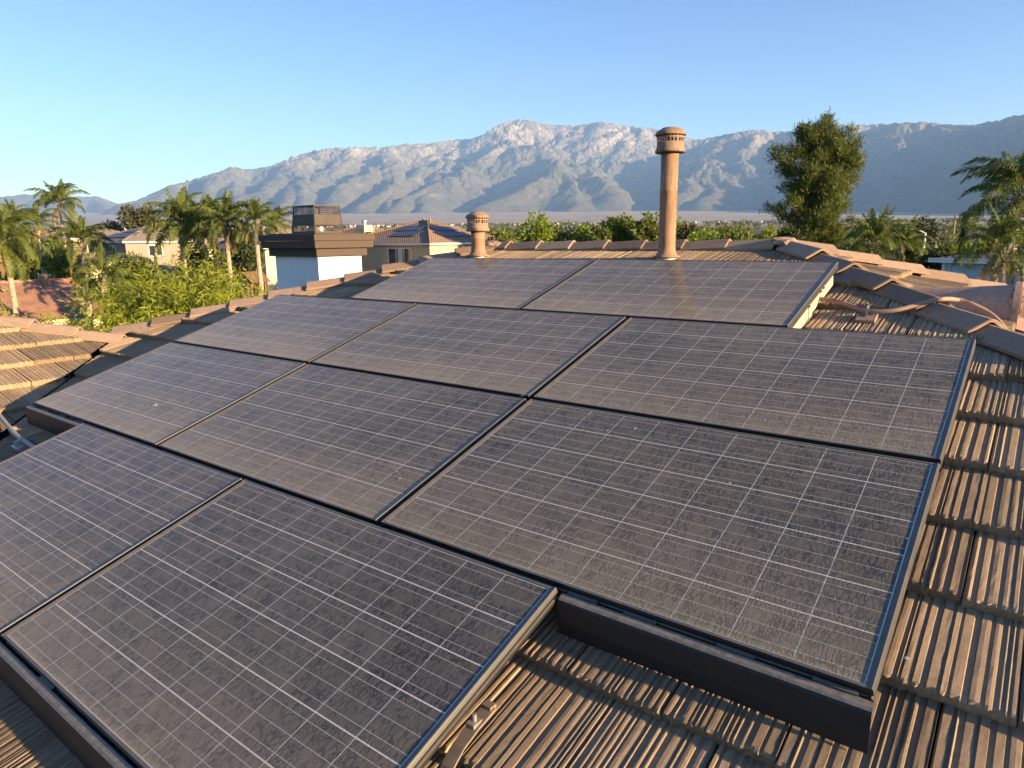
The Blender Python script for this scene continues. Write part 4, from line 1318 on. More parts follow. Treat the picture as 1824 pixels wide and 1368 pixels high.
# wooden playhouse
x, y = base_at(444, 46); gz = ground_z(x, y); pt = at(443, 484, 46).z - gz
ph = empty('playhouse', (x, y, gz)); tag(ph, 'brown wooden garden playhouse with a pitched roof by the palm trunk', 'playhouse')
for dx in (-0.6, 0.6):
    for dy in (-0.5, 0.5): MB().box((dx - 0.06, dy - 0.06, 0), (dx + 0.06, dy + 0.06, pt - 0.6)).build('post', M_DARKWOOD, ph)
MB().box((-0.7, -0.6, pt - 1.8), (0.7, 0.6, pt - 1.7)).build('deck', M_DARKWOOD, ph)
rfm = MB(); rfm.add([(-0.95, -0.75, pt - 0.7), (0.95, -0.75, pt - 0.7), (0, -0.75, pt), (-0.95, 0.75, pt - 0.7), (0.95, 0.75, pt - 0.7), (0, 0.75, pt)], [(0, 1, 2), (3, 5, 4), (0, 2, 5, 3), (1, 4, 5, 2), (0, 3, 4, 1)])
rfm.build('roof', M_DARKWOOD, ph)
# 5. low house with corrugated terracotta roof, bottom left; its long slope faces right
c0 = at(203, 560, 42); gz = GROUND0
h5 = empty('terracotta_house', (c0.x, c0.y, gz)); tag(h5, 'low cream house with ribbed terracotta tile roof and roof pipe', 'house')
ez = c0.z - gz
MB().box((-11.5, -19, -0.3), (-0.45, -0.4, ez - 0.02)).build('wall', M_CREAMW, h5)
MB().box((-0.10, -19.4, ez - 0.17), (-0.03, 0.0, ez - 0.02)).build('fascia', M_CREAMW, h5)
def pantile_roof():
    m = MB(); half, rise = 6.0, 1.9; n = 19 * 12
    vs, fs = [], []
    def zc(u): return 0.05 * abs(math.sin(u * math.pi / 0.26))
    cols = [(0.0, 0.0), (-half * 0.5, rise * 0.5), (-half, rise)]
    for i in range(n + 1):
        Yv = -19.4 + 19.6 * i / n
        for x, z in cols: vs.append((x, Yv, ez + z + zc(Yv)))
        vs.append((-2 * half, Yv, ez + zc(Yv)))
    for i in range(n):
        for k in range(3): fs.append((4*i + k, 4*i + 4 + k, 4*i + 5 + k, 4*i + 1 + k))
    m.add(vs, fs)
    m.add([(0, 0.16, ez), (-half, 0.16, ez + rise), (-2 * half, 0.16, ez), (0, 0.16, ez - 0.15), (-half, 0.16, ez + rise - 0.15), (-2 * half, 0.16, ez - 0.15)], [(0, 1, 4, 3), (1, 2, 5, 4)])
    m.build('roof', M_ROOF_RED, h5)
    g = MB(); g.add([(-0.45, -0.4, ez - 0.1), (-half, -0.4, ez + rise - 0.2), (-11.5, -0.4, ez - 0.1)], [(0, 1, 2)]); g.build('gable', M_CREAMW, h5)
    MB().tube([(-half, -19.4, ez + rise + 0.05), (-half, 0.2, ez + rise + 0.05)], 0.12, 8).build('ridge_caps', M_ROOF_RED, h5)
pantile_roof()
_q = ray(84, 513); _nx = Vector((1.9 / 6.0, 0, 1)); _t = (_nx.dot(c0) - _nx.dot(CAM)) / _nx.dot(_q); q = CAM + _q * _t
MB().lathe([(0.15, -0.4), (0.15, 0.72), (0.20, 0.73), (0.20, 0.84), (0.0, 0.88)], 12).build('roof_pipe', M_PIPE2, h5, (q.x - c0.x, q.y - c0.y, q.z - gz))
# 6. pale blue shed and its larger neighbour behind the right palms
def blue_building(px, py_eave, depth, wx, wy, rise, label, name, gable=False):
    c = at(px, py_eave, depth); gz = ground_z(c.x, c.y)
    r = empty(name, (c.x, c.y, gz)); r.rotation_euler = (0, 0, rad(-33)); tag(r, label, 'shed' if 'shed' in name else 'house')
    e = c.z - gz
    MB().box((0, 0, -0.3), (wx, wy, e)).build('wall', M_BLUE, r)
    # lap siding boards and brick pattern
    for k in range(int(e / 0.22)):
        z = e - 0.24 - k * 0.22
        if z < e - 1.6: break
        stag = 0.28 if k % 2 else 0.0; u = -0.001
        while u < wx:
            u2 = min(wx, u + (0.28 if (u < 0 and stag) else 0.56))
            MB().box((max(0, u) + 0.012, -0.022, z), (u2 - 0.012, 0.004, z + 0.20)).build('siding_board', M_BLUE, r)
            u = u2
    MB().box((-0.06, -0.04, -0.2), (0.05, 0.05, e)).build('corner_trim', M_TRIM, r)
    MB().box((-0.35, -0.38, e - 0.02), (wx + 0.35, -0.33, e + 0.13)).build('fascia', M_TRIM, r)
    m = MB(); m.add([(-0.38, -0.4, e + 0.08), (wx + 0.38, -0.4, e + 0.08), (wx + 0.38, wy + 0.4, e + 0.08), (-0.38, wy + 0.4, e + 0.08), (wx * 0.42, wy * 0.5, e + rise), (wx * 0.62, wy * 0.5, e + rise)], [(0, 1, 5, 4), (1, 2, 5), (2, 3, 4, 5), (3, 0, 4), (0, 3, 2, 1)])
    m.build('roof', M_ROOF_GREY, r)
    return r
blue_building(1683, 466, 24, 4.6, 3.4, 0.62, 'pale blue garden shed with shingled siding under the palms', 'blue_shed')
blue_building(1806, 470, 27, 5.5, 4.0, 0.9, 'pale blue building half hidden at the far right under the palm', 'blue_house')
# 7. roofs just over our ridge, and others further off in the greenery
FAR = [(1130, 441, 60, 12, 9, 0.55, 'brown hip roof peeking over the ridge left of the tall pipe', M_TAN, M_ROOF_BROWN),
       (1262, 443, 66, 10, 8, 0.6, 'pale brown roof peeking over the ridge right of the tall pipe', M_BEIGE, M_ROOF_GREY),
       (96, 425, 95, 12, 9, 1.6, 'cream house with grey roof behind the tallest palm', M_CREAMW, M_ROOF_GREY),
       (40, 432, 110, 12, 9, 1.7, 'distant brown roofed house at the far left', M_BEIGE, M_ROOF_BROWN),
       (126, 466, 60, 5, 5, 0.7, 'low cream house between the tall palm and the taupe house', M_CREAMW, M_ROOF_GREY),
       (1700, 428, 120, 14, 8, 1.0, 'low pale house beyond the street behind the shed', M_BEIGE, M_ROOF_GREY)]
for px, py, dep, wx, wy, rise, lab, mw, mr in FAR:
    c = at(px, py, dep); gz = ground_z(c.x, c.y); e = max(2.4, c.z - gz)
    r = empty('distant_house', (c.x, c.y, gz)); tag(r, lab, 'house', 'houses further off')
    MB().box((-wx / 2, 0, -0.6), (wx / 2, wy, e)).build('wall', mw, r)
    hip_roof(r, -wx / 2, wx / 2, 0, wy, e, rise, mr)
    for wxx in (-wx * 0.35, wx * 0.15): window(r, ('-y', 0.0), wxx, e - 1.8, 1.5, 1.2, 2)
# 8. poles and street lamp on the right
M_POLE = paint('weathered_pole', (0.25, 0.17, 0.12)); M_LAMP = paint('pale_lamp_post', (0.55, 0.55, 0.55))
def pole(px, py0, dep, r, mat, label, name, arm=False):
    c = at(px, py0, dep); gz = ground_z(c.x, c.y)
    o = empty(name, (c.x, c.y, gz)); tag(o, label, 'pole' if 'pole' in name else 'street lamp')
    h = c.z - gz
    MB().tube([(0, 0, -0.3), (0, 0, h * 0.5), (0, 0, h)], [r, r * 0.85, r * 0.7], 8).build('post', mat, o)
    if arm:
        MB().tube([(0, 0, h), (-0.5, -0.3, h + 0.25), (-1.2, -0.7, h + 0.3)], 0.04, 6).build('arm', mat, o)
        MB().box((-1.6, -0.95, h + 0.24), (-1.1, -0.65, h + 0.34)).build('lamp_head', mat, o)
    else:
        MB().box((-1.0, -0.06, h - 0.6), (1.0, 0.06, h - 0.45)).build('crossarm', mat, o)
pole(1648, 415, 48, 0.11, M_LAMP, 'pale street lamp post beside the round green tree', 'street_lamp', True)
pole(1669, 403, 90, 0.20, M_POLE, 'reddish brown utility pole beyond the street', 'utility_pole')
pole(1702, 384, 120, 0.20, M_POLE, 'thin distant utility pole left of the dark cypress', 'utility_pole')
# ------------------------------------------------------------------ vegetation
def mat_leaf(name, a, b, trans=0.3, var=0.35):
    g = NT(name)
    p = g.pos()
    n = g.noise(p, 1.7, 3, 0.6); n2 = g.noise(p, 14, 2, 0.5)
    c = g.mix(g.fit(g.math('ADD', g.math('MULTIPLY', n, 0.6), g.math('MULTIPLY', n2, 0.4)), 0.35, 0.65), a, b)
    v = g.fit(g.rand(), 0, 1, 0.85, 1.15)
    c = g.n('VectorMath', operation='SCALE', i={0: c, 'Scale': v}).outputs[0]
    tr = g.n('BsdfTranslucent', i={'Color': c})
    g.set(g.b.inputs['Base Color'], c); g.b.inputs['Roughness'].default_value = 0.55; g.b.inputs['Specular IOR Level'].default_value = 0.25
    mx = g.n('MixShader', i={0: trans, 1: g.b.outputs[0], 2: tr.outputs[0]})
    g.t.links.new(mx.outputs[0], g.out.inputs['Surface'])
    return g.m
L_PALM = mat_leaf('palm_frond_green', (0.092, 0.130, 0.027), (0.170, 0.200, 0.048), 0.42)
L_PALMDRY = mat_leaf('dry_palm_frond', (0.22, 0.15, 0.06), (0.30, 0.21, 0.09), 0.2)
L_BAMBOO = mat_leaf('bamboo_leaf', (0.23, 0.28, 0.024), (0.35, 0.37, 0.042), 0.45)
L_BUSH = mat_leaf('bush_leaf', (0.11, 0.15, 0.021), (0.19, 0.215, 0.036), 0.4)
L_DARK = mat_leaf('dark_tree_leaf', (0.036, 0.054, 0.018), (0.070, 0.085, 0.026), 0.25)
L_MID = mat_leaf('mid_tree_leaf', (0.085, 0.115, 0.021), (0.155, 0.170, 0.036), 0.38)
L_PINE = mat_leaf('pine_needle', (0.055, 0.084, 0.017), (0.135, 0.150, 0.028), 0.32)
L_OLIVE = mat_leaf('grey_green_leaf', (0.085, 0.095, 0.045), (0.13, 0.13, 0.06), 0.25)
L_BRIGHT = mat_leaf('bright_areca_leaf', (0.17, 0.235, 0.024), (0.25, 0.305, 0.040), 0.42)
M_BARK = simple('brown_bark', (0.13, 0.095, 0.07), 0.95, 0.3, 6, bump=0.6)
M_PALMTRUNK = simple('pale_palm_trunk', (0.33, 0.26, 0.19), 0.95, 0.25, 5, bump=0.6)
nrg = np.random.default_rng(11)

def leaf_quads(c, length, width, droop=0.0, dirs=None, spread=1.0, r=nrg):
    """rhombus leaves around points c (N,3)"""
    n = len(c)
    if dirs is None:
        d = r.normal(size=(n, 3)); d[:, 2] *= 0.7
    else:
        d = dirs + spread * r.normal(size=(n, 3))
    d[:, 2] -= droop
    d /= np.linalg.norm(d, axis=1)[:, None] + 1e-9
    s = r.normal(size=(n, 3)); s -= (s * d).sum(1)[:, None] * d; s /= np.linalg.norm(s, axis=1)[:, None] + 1e-9
    L = length * r.uniform(0.65, 1.3, (n, 1)); W = width * r.uniform(0.7, 1.25, (n, 1))
    a = c; b = c + d * L * 0.45 + s * W * 0.5; e = c + d * L; f = c + d * L * 0.45 - s * W * 0.5
    v = np.stack([a, b, e, f], 1).reshape(-1, 3)
    q = np.arange(4 * n).reshape(n, 4)
    return v, q

def lobes_points(lobes, n, r=nrg, shell=0.55, gap=0.0, gscale=1.0, seed=0):
    vol = np.array([l[3] * l[4] * l[5] for l in lobes]) ** 0.8; vol /= vol.sum()
    idx = r.choice(len(lobes), n, p=vol)
    d = r.normal(size=(n, 3)); d /= np.linalg.norm(d, axis=1)[:, None]
    rr = (shell + (1 - shell) * r.uniform(size=(n, 1)) ** 0.8)
    # lumpy outline
    ln = np.array(lobes)
    p = ln[idx, :3] + d * rr * ln[idx, 3:6]
    if gap:
        k = vnoise(p[:, 0] * gscale + p[:, 2] * gscale * 0.7, p[:, 1] * gscale - p[:, 2] * gscale * 0.6, seed + 50)
        keep = k > (-0.25 + gap * r.uniform(-1, 1, len(p)) * 0.3)
        p = p[keep]; d = d[keep]
    return p, d

def join(parts):
    vs, fs, o = [], [], 0
    for v, f in parts:
        vs.append(v); fs.append(f + o); o += len(v)
    return np.concatenate(vs), np.concatenate(fs)

def trunk_mesh(pts, rs, n=8, limbs=()):
    m = MB().tube(pts, rs, n)
    for p, r in limbs: m.tube(p, r, 5)
    return m

def broad_tree(name, label, px, py_top, dep, wpx, mat, group=None, leaf=(0.26, 0.15), n=2600, crown=0.62, squash=1.0, bare=0.0, trunkmat=None, cat='tree', droop=0.2, nl=9, lean=0.0):
    c = at(px, py_top, dep); gz = ground_z(c.x, c.y)
    h = max(1.2, c.z - gz); w = wpx / F_PX * dep / 2
    r = np.random.default_rng(abs(hash((px, py_top))) % 100000 if False else int(px * 7 + py_top * 13 + dep))
    root = empty(name, (c.x, c.y, gz), float(r.uniform(0, 6.28))); tag(root, label, cat, group)
    ch = min(h * crown, max(2.6 * w, 1.6)); nl = 14
    lobes = []
    for k in range(nl):
        a = r.uniform(0, 6.28); q = r.uniform(0.2, 0.8)
        zz = h - ch * r.uniform(0.12, 0.85)
        top = 1 - 0.55 * max(0, (zz - (h - ch * 0.5)) / (ch * 0.5))
        s = r.uniform(0.34, 0.6)
        lobes.append((math.cos(a) * w * q * top, math.sin(a) * w * q * top, zz - ch * 0.08, w * s, w * s, min(ch * 0.36, w * s * r.uniform(0.8, 1.2) * squash)))
    lobes.append((0, 0, h - ch * 0.22, w * 0.45, w * 0.45, ch * 0.24)); lobes.append((0, 0, h - ch * 0.55, w * 0.6, w * 0.6, ch * 0.35))
    p, d = lobes_points(lobes, n, r, 0.5, 0.8, 1.6 / max(w, 0.5) * 1.3, int(px))
    v, f = leaf_quads(p, leaf[0], leaf[1], droop, d * 0.8 + np.array([0, 0, 0.2]), 0.7, r)
    meshobj('crown', np_mesh('crown', v, f, mat, False), root)
    limbs = []
    for k in range(5):
        l = lobes[k]
        limbs.append(([(0, 0, h * (0.30 + 0.06 * k)), (l[0] * 0.5, l[1] * 0.5, (l[2] + h * 0.4) / 2), (l[0] * 0.9, l[1] * 0.9, l[2])], [h * 0.014, h * 0.010, h * 0.004]))
    trunk_mesh([(0, 0, -0.3), (0.03 * h * 0.2, 0, h * 0.35), (0, 0.02 * h * 0.3, h * 0.8)], [h * 0.024 + 0.04, h * 0.02 + 0.02, h * 0.006], 8, limbs).build('trunk', trunkmat or M_BARK, root)
    return root

# ---- palms: each frond is a leaf of its own
def frond_mesh(L, arch, pairs, leaflet, mat, seed, wid=0.05):
    r = np.random.default_rng(seed)
    # rachis curve in the xz plane
    n = 22; t = np.linspace(0, 1, n)
    ang = arch[0] + (arch[1] - arch[0]) * t ** 1.4
    dx = np.cos(ang); dz = np.sin(ang)
    x = np.concatenate([[0], np.cumsum(dx[:-1])]) * L / (n - 1); z = np.concatenate([[0], np.cumsum(dz[:-1])]) * L / (n - 1)
    m = MB().tube([(x[i], 0, z[i]) for i in range(n)], [0.030 * (1 - 0.85 * t[i]) for i in range(n)], 4, False)
    vs, fs = [], []
    for k in range(pairs):
        s = 0.14 + 0.86 * (k + 0.5) / pairs
        i = min(n - 2, int(s * (n - 1))); fr = s * (n - 1) - i
        px, pz = x[i] + (x[i+1] - x[i]) * fr, z[i] + (z[i+1] - z[i]) * fr
        tx, tz = math.cos(ang[i]), math.sin(ang[i])
        ll = leaflet * (0.55 + 0.45 * math.sin(math.pi * min(1, s * 0.95 + 0.1))) * (1.0 if s < 0.8 else 1 - 0.55 * (s - 0.8) / 0.2)
        for sd in (-1, 1):
            q = ll * r.uniform(0.8, 1.15)
            o1 = Vector((tx * 0.45 + r.normal() * 0.12, sd * (0.75 + r.normal() * 0.15), tz * 0.45 + 0.12 + r.normal() * 0.15)).normalized()
            o2 = Vector((tx * 0.30 + r.normal() * 0.1, sd * 0.42, -0.85 + tz * 0.2 + r.normal() * 0.15)).normalized()
            a = Vector((px, 0, pz)); b = a + o1 * q * 0.42; c = b + o2 * q * 0.62
            w = Vector((tx, 0, tz)) * wid
            bb = len(vs)
            vs += [a - w * 0.4, a + w * 0.4, b + w * 0.6, b - w * 0.6, c]
            fs += [(bb, bb + 1, bb + 2, bb + 3), (bb + 3, bb + 2, bb + 4)]
    m.add(vs, fs)
    return m.mesh('frond', mat)
FRONDS = [frond_mesh(3.0, (0.45, -1.45), 54, 0.80, L_PALM, 1), frond_mesh(3.0, (0.30, -1.25), 54, 0.75, L_PALM, 2), frond_mesh(2.9, (0.6, -1.15), 52, 0.78, L_PALM, 3)]
FRONDS_UP = [frond_mesh(2.4, (0.15, -0.35), 44, 0.55, L_PALM, 4), frond_mesh(2.3, (0.05, -0.55), 44, 0.55, L_PALM, 5)]
FRONDS_DRY = [frond_mesh(2.6, (0.1, -0.9), 34, 0.5, L_PALMDRY, 6)]

def palm(label, px, py_crown, dep, rpx, nf=22, py_base=None, dry=2, lean=(0, 0), group='queen palms', thick=0.17, upright=3, low=-0.35, yaw0=None, base=None):
    c = at(px, py_crown, dep); gz = ground_z(c.x, c.y)
    h = c.z - gz
    r = random.Random(int(px * 31 + py_crown * 7))
    root = empty('palm_tree', (c.x - lean[0], c.y - lean[1], gz)); tag(root, label, 'palm tree', group)
    pts = []
    for k in range(9):
        t = k / 8
        pts.append((lean[0] * t ** 1.5 + 0.05 * math.sin(t * 5), lean[1] * t ** 1.5, -0.4 + (h + 0.4) * t))
    rs = [thick * (1.15 - 0.35 * min(1, k / 6)) if k < 8 else thick * 0.75 for k in range(9)]
    m = MB()
    # ringed trunk
    P, Rr_ = [], []
    for i in range(len(pts) - 1):
        for s in range(4):
            t = s / 4; a = Vector(pts[i]); b = Vector(pts[i + 1])
            P.append(a + (b - a) * t); Rr_.append((rs[i] + (rs[i+1] - rs[i]) * t) * (1.0 + (0.05 if s % 2 else -0.03)))
    P.append(Vector(pts[-1])); Rr_.append(rs[-1] * 0.6)
    m.tube(P, Rr_, 9).build('trunk', M_PALMTRUNK, root)
    # boots below the crown
    bt = MB()
    for k in range(10):
        a = r.uniform(0, 6.28); z = h - r.uniform(0.0, 0.55)
        bt.tube([(lean[0] + math.cos(a) * 0.10, lean[1] + math.sin(a) * 0.10, z - 0.15), (lean[0] + math.cos(a) * 0.26, lean[1] + math.sin(a) * 0.26, z + 0.25)], [0.09, 0.04], 5)
    bt.build('leaf_boots', M_PALMTRUNK, root)
    sc = rpx / F_PX * dep / 2.25; nf = int(nf * 1.2)
    top = Vector((lean[0], lean[1], h))
    for k in range(nf):
        t = k / (nf - 1)
        yaw = (k * 2.39996 + r.uniform(-0.25, 0.25)) + (yaw0 or 0)
        if k < upright:
            me = r.choice(FRONDS_UP); el = rad(r.uniform(62, 84))
        elif k >= nf - dry:
            me = FRONDS_DRY[0]; el = rad(r.uniform(-62, -40))
        else:
            me = r.choice(FRONDS); el = rad(52) + (low - rad(52)) * ((k - upright) / max(1, nf - upright - dry)) + r.uniform(-0.12, 0.12)
        o = bpy.data.objects.new('frond', me); COL.objects.link(o); o.parent = root
        o.location = top + Vector((math.cos(yaw), math.sin(yaw), 0)) * 0.06 + Vector((0, 0, 0.25 - 0.4 * t))
        o.rotation_euler = (r.uniform(-0.25, 0.25), -el, yaw)
        s = sc * r.uniform(0.85, 1.12); o.scale = (s, s, s)
    return root

# left side palms
palm('tallest queen palm on the left, its crown high against the far hills', 106, 362, 66, 42, 22, dry=3)
palm('slim palm just left of the tallest palm, brownish crown', 66, 402, 60, 34, 18, dry=5)
palm('small distant palm left of the slim brownish palm', 22, 388, 80, 27, 16)
palm('big weeping palm cut off by the left picture edge', 8, 428, 38, 62, 34, low=-1.05, dry=1)
palm('broad dark palm in front of the taupe house', 146, 432, 50, 50, 20, low=-0.55)
palm('young drooping palm beside the terracotta roof', 181, 494, 40, 48, 18, low=-0.75, dry=1, thick=0.10)
palm('shortest young palm before the cream wall of the terracotta house', 152, 540, 35, 26, 14, low=-0.6, dry=0, thick=0.09)
palm('bushy palm at the left of the cluster behind the bamboo', 322, 402, 47, 58, 26, low=-0.7, dry=1)
palm('palm second from the left in the cluster behind the bamboo', 364, 400, 56, 52, 24, low=-0.6, dry=1)
palm('palm with thick pale trunk right of centre in the cluster behind the bamboo', 402, 400, 45, 52, 24, low=-0.65, dry=3)
palm('upright palm nearest the chimney with pale trunk', 455, 396, 44, 40, 22, low=-0.5, dry=2)
palm('feathery palm partly hidden behind the chimney crown', 492, 400, 60, 34, 18, low=-0.4, dry=2)
# right side palms
palm('large queen palm at the right picture edge, high crown', 1818, 352, 21, 94, 26, low=-0.75, dry=1, upright=4, thick=0.15)
palm('lower queen palm standing against the blue shed', 1784, 446, 19, 66, 20, low=-0.7, dry=4, lean=(0.12, 0.0), upright=2, thick=0.13)
palm('bright feathery palm right of the pine foot', 1556, 432, 40, 54, 22, low=-0.3, dry=0, upright=6, thick=0.10)
palm('bright feathery palm between the pine foot and the street lamp', 1604, 440, 44, 46, 20, low=-0.45, dry=1, upright=4, thick=0.10)

# ---- bamboo like bright shrubs
def bamboo(label, px, py_top, dep, wpx, hpx, n=5200, mat=None, leaf=(0.30, 0.045), group='bright shrubs behind the roof edge', name='bamboo_clump'):
    c = at(px, py_top, dep); gz = ground_z(c.x, c.y); h = c.z - gz
    w = wpx / F_PX * dep / 2; hb = hpx / F_PX * dep
    r = np.random.default_rng(int(px * 3 + py_top))
    root = empty(name, (c.x, c.y, gz)); tag(root, label, 'shrub', group)
    canes = MB(); pts, dirs = [], []
    nc = 34
    for k in range(nc):
        a = r.uniform(0, 6.28); q = math.sqrt(r.uniform(0, 1)); bx, by = math.cos(a) * w * 0.45 * q, math.sin(a) * w * 0.45 * q
        hh = h * r.uniform(0.72, 1.0) * (1 - 0.25 * q); ox, oy = math.cos(a) * w * q * 0.75, math.sin(a) * w * q * 0.75
        cp = [(bx, by, -0.2), (bx * 1.1, by * 1.1, hh * 0.5), (bx + ox * 0.4, by + oy * 0.4, hh * 0.85), (bx + ox * 0.9, by + oy * 0.9, hh)]
        cc_ = catmull(cp, 6)
        canes.tube(cc_, [0.022 * (1 - 0.8 * i / len(cc_)) + 0.003 for i in range(len(cc_))], 4, False)
        m = n // nc
        t = r.uniform(0.25, 1.0, m) ** 0.7
        ii = np.clip((t * (len(cc_) - 1)).astype(int), 0, len(cc_) - 1)
        P = np.array([tuple(q_) for q_ in cc_])[ii]
        # side branches hold the leaves in sprays
        ns = 26; sp = r.normal(size=(ns, 3)) * np.array([0.5, 0.5, 0.28]) * (0.5 + 0.35 * w)
        P = P + sp[r.integers(0, ns, m)] * r.uniform(0.2, 1.0, (m, 1)) + r.normal(size=(m, 3)) * 0.09
        pts.append(P); dirs.append(np.tile(np.array([math.cos(a) * 0.5, math.sin(a) * 0.5, 0.25]), (m, 1)))
    p = np.concatenate(pts); d = np.concatenate(dirs)
    v, f = leaf_quads(p, leaf[0], leaf[1], 0.35, d, 0.75, r)
    meshobj('foliage', np_mesh('foliage', v, f, mat or L_BAMBOO, False), root)
    canes.build('canes', M_BARK, root)
bamboo('tallest bright bamboo clump in the middle of the left greenery', 290, 442, 27, 225, 140, 15000)
bamboo('bright bamboo clump right of the tallest clump', 398, 454, 26, 165, 120, 11000)
bamboo('low bright bamboo clump in front of the tallest clump', 262, 522, 22, 150, 80, 7000)
bamboo('sunny leafy shrub at the foot of the chimney', 448, 490, 20, 96, 60, 5200, leaf=(0.16, 0.07), name='leafy_shrub')
bamboo('bright bush in front of the terracotta roof', 88, 532, 24, 130, 60, 6000)
bamboo('yellow green bush cut off by the left edge below the weeping palm', -4, 508, 26, 70, 90, 3600)
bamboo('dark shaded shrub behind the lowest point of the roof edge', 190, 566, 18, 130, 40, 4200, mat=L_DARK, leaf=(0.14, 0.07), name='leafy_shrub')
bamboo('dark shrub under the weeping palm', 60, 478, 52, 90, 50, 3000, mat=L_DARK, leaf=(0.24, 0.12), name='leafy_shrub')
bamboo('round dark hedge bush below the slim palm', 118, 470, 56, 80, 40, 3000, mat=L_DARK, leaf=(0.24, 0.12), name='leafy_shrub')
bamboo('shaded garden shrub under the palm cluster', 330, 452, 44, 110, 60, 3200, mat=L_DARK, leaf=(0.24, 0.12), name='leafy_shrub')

# ---- the big two topped pine
def pine(label, px, dep, base_py, specs, group=None):
    c = at(px, 430, dep); gz = ground_z(c.x, c.y)
    root = empty('pine_tree', (c.x, c.y, gz)); tag(root, label, 'tree', group)
    r = np.random.default_rng(5)
    k = dep / F_PX
    P, D = [], []; limbs = []
    tr = MB()
    zc = lambda py: at(px, py, dep).z - gz
    for (tx, ty_top, ty_bot, wl, wr, lean_px) in specs:
        # axis from bottom to top, offsets along camera right
        zb, zt_ = zc(ty_bot), zc(ty_top)
        ax = [(Vector((0, 0, 0)) + RGT_H * ((tx - px) * k * t + lean_px * k * t * t) + Vector((0, 0, zb + (zt_ - zb) * t))) for t in np.linspace(0, 1, 12)]
        tr.tube([(0, 0, -0.3), tuple(ax[0] * 0.5 + Vector((0, 0, 0))), *[tuple(a) for a in ax]], [0.34, 0.30] + [0.26 * (1 - 0.9 * i / 11) + 0.02 for i in range(12)], 8)
        nb = 70
        for b in range(nb):
            t = r.uniform(0.02, 1.0) ** 0.9
            i = min(10, int(t * 11)); a0 = ax[i] + (ax[i+1] - ax[i]) * (t * 11 - i)
            ang = r.uniform(0, 6.28)
            side = math.cos(ang)
            w = (wr if side > 0 else wl) * k
            env = min(1.0, (1 - t) ** 0.4 * 1.05 + 0.26) * (0.86 + 0.22 * math.sin(t * 17 + tx))
            ext = (w * side if True else 0)
            rad_ = abs(w) * env * r.uniform(0.55, 1.2)
            dv = RGT_H * math.cos(ang) + FWD_H * math.sin(ang) * 0.8
            tip = a0 + dv * rad_ + Vector((0, 0, r.uniform(0.1, 0.8) + 0.16 * rad_))
            midp = a0 + dv * rad_ * 0.55 + Vector((0, 0, 0.05 * rad_ - 0.1))
            limbs.append(([tuple(a0), tuple(midp), tuple(tip)], [0.05, 0.035, 0.012]))
            for q in range(r.integers(2, 5)):
                s = 1 - 0.22 * q * r.uniform(0.6, 1.3)
                cpt = a0 + (tip - a0) * s + Vector(tuple(r.normal(size=3) * 0.26))
                m = 110
                P.append(np.array(tuple(cpt)) + r.normal(size=(m, 3)) * np.array([0.23, 0.23, 0.22])); 
                dd = np.array(tuple(dv * 0.5 + Vector((0, 0, 0.75))))
                D.append(np.tile(dd, (m, 1)))
    for p, rs in limbs: tr.tube(p, rs, 4, False)
    tr.build('trunk', M_BARK, root)
    v, f = leaf_quads(np.concatenate(P), 0.40, 0.055, 0.0, np.concatenate(D), 0.6, r)
    meshobj('crown', np_mesh('crown', v, f, L_PINE, False), root)
pine('big two topped pine rising above the mountains right of the tall pipe', 1455, 52, 440,
     [(1398, 232, 455, 62, 60, 44), (1482, 252, 458, 56, 48, 8)])
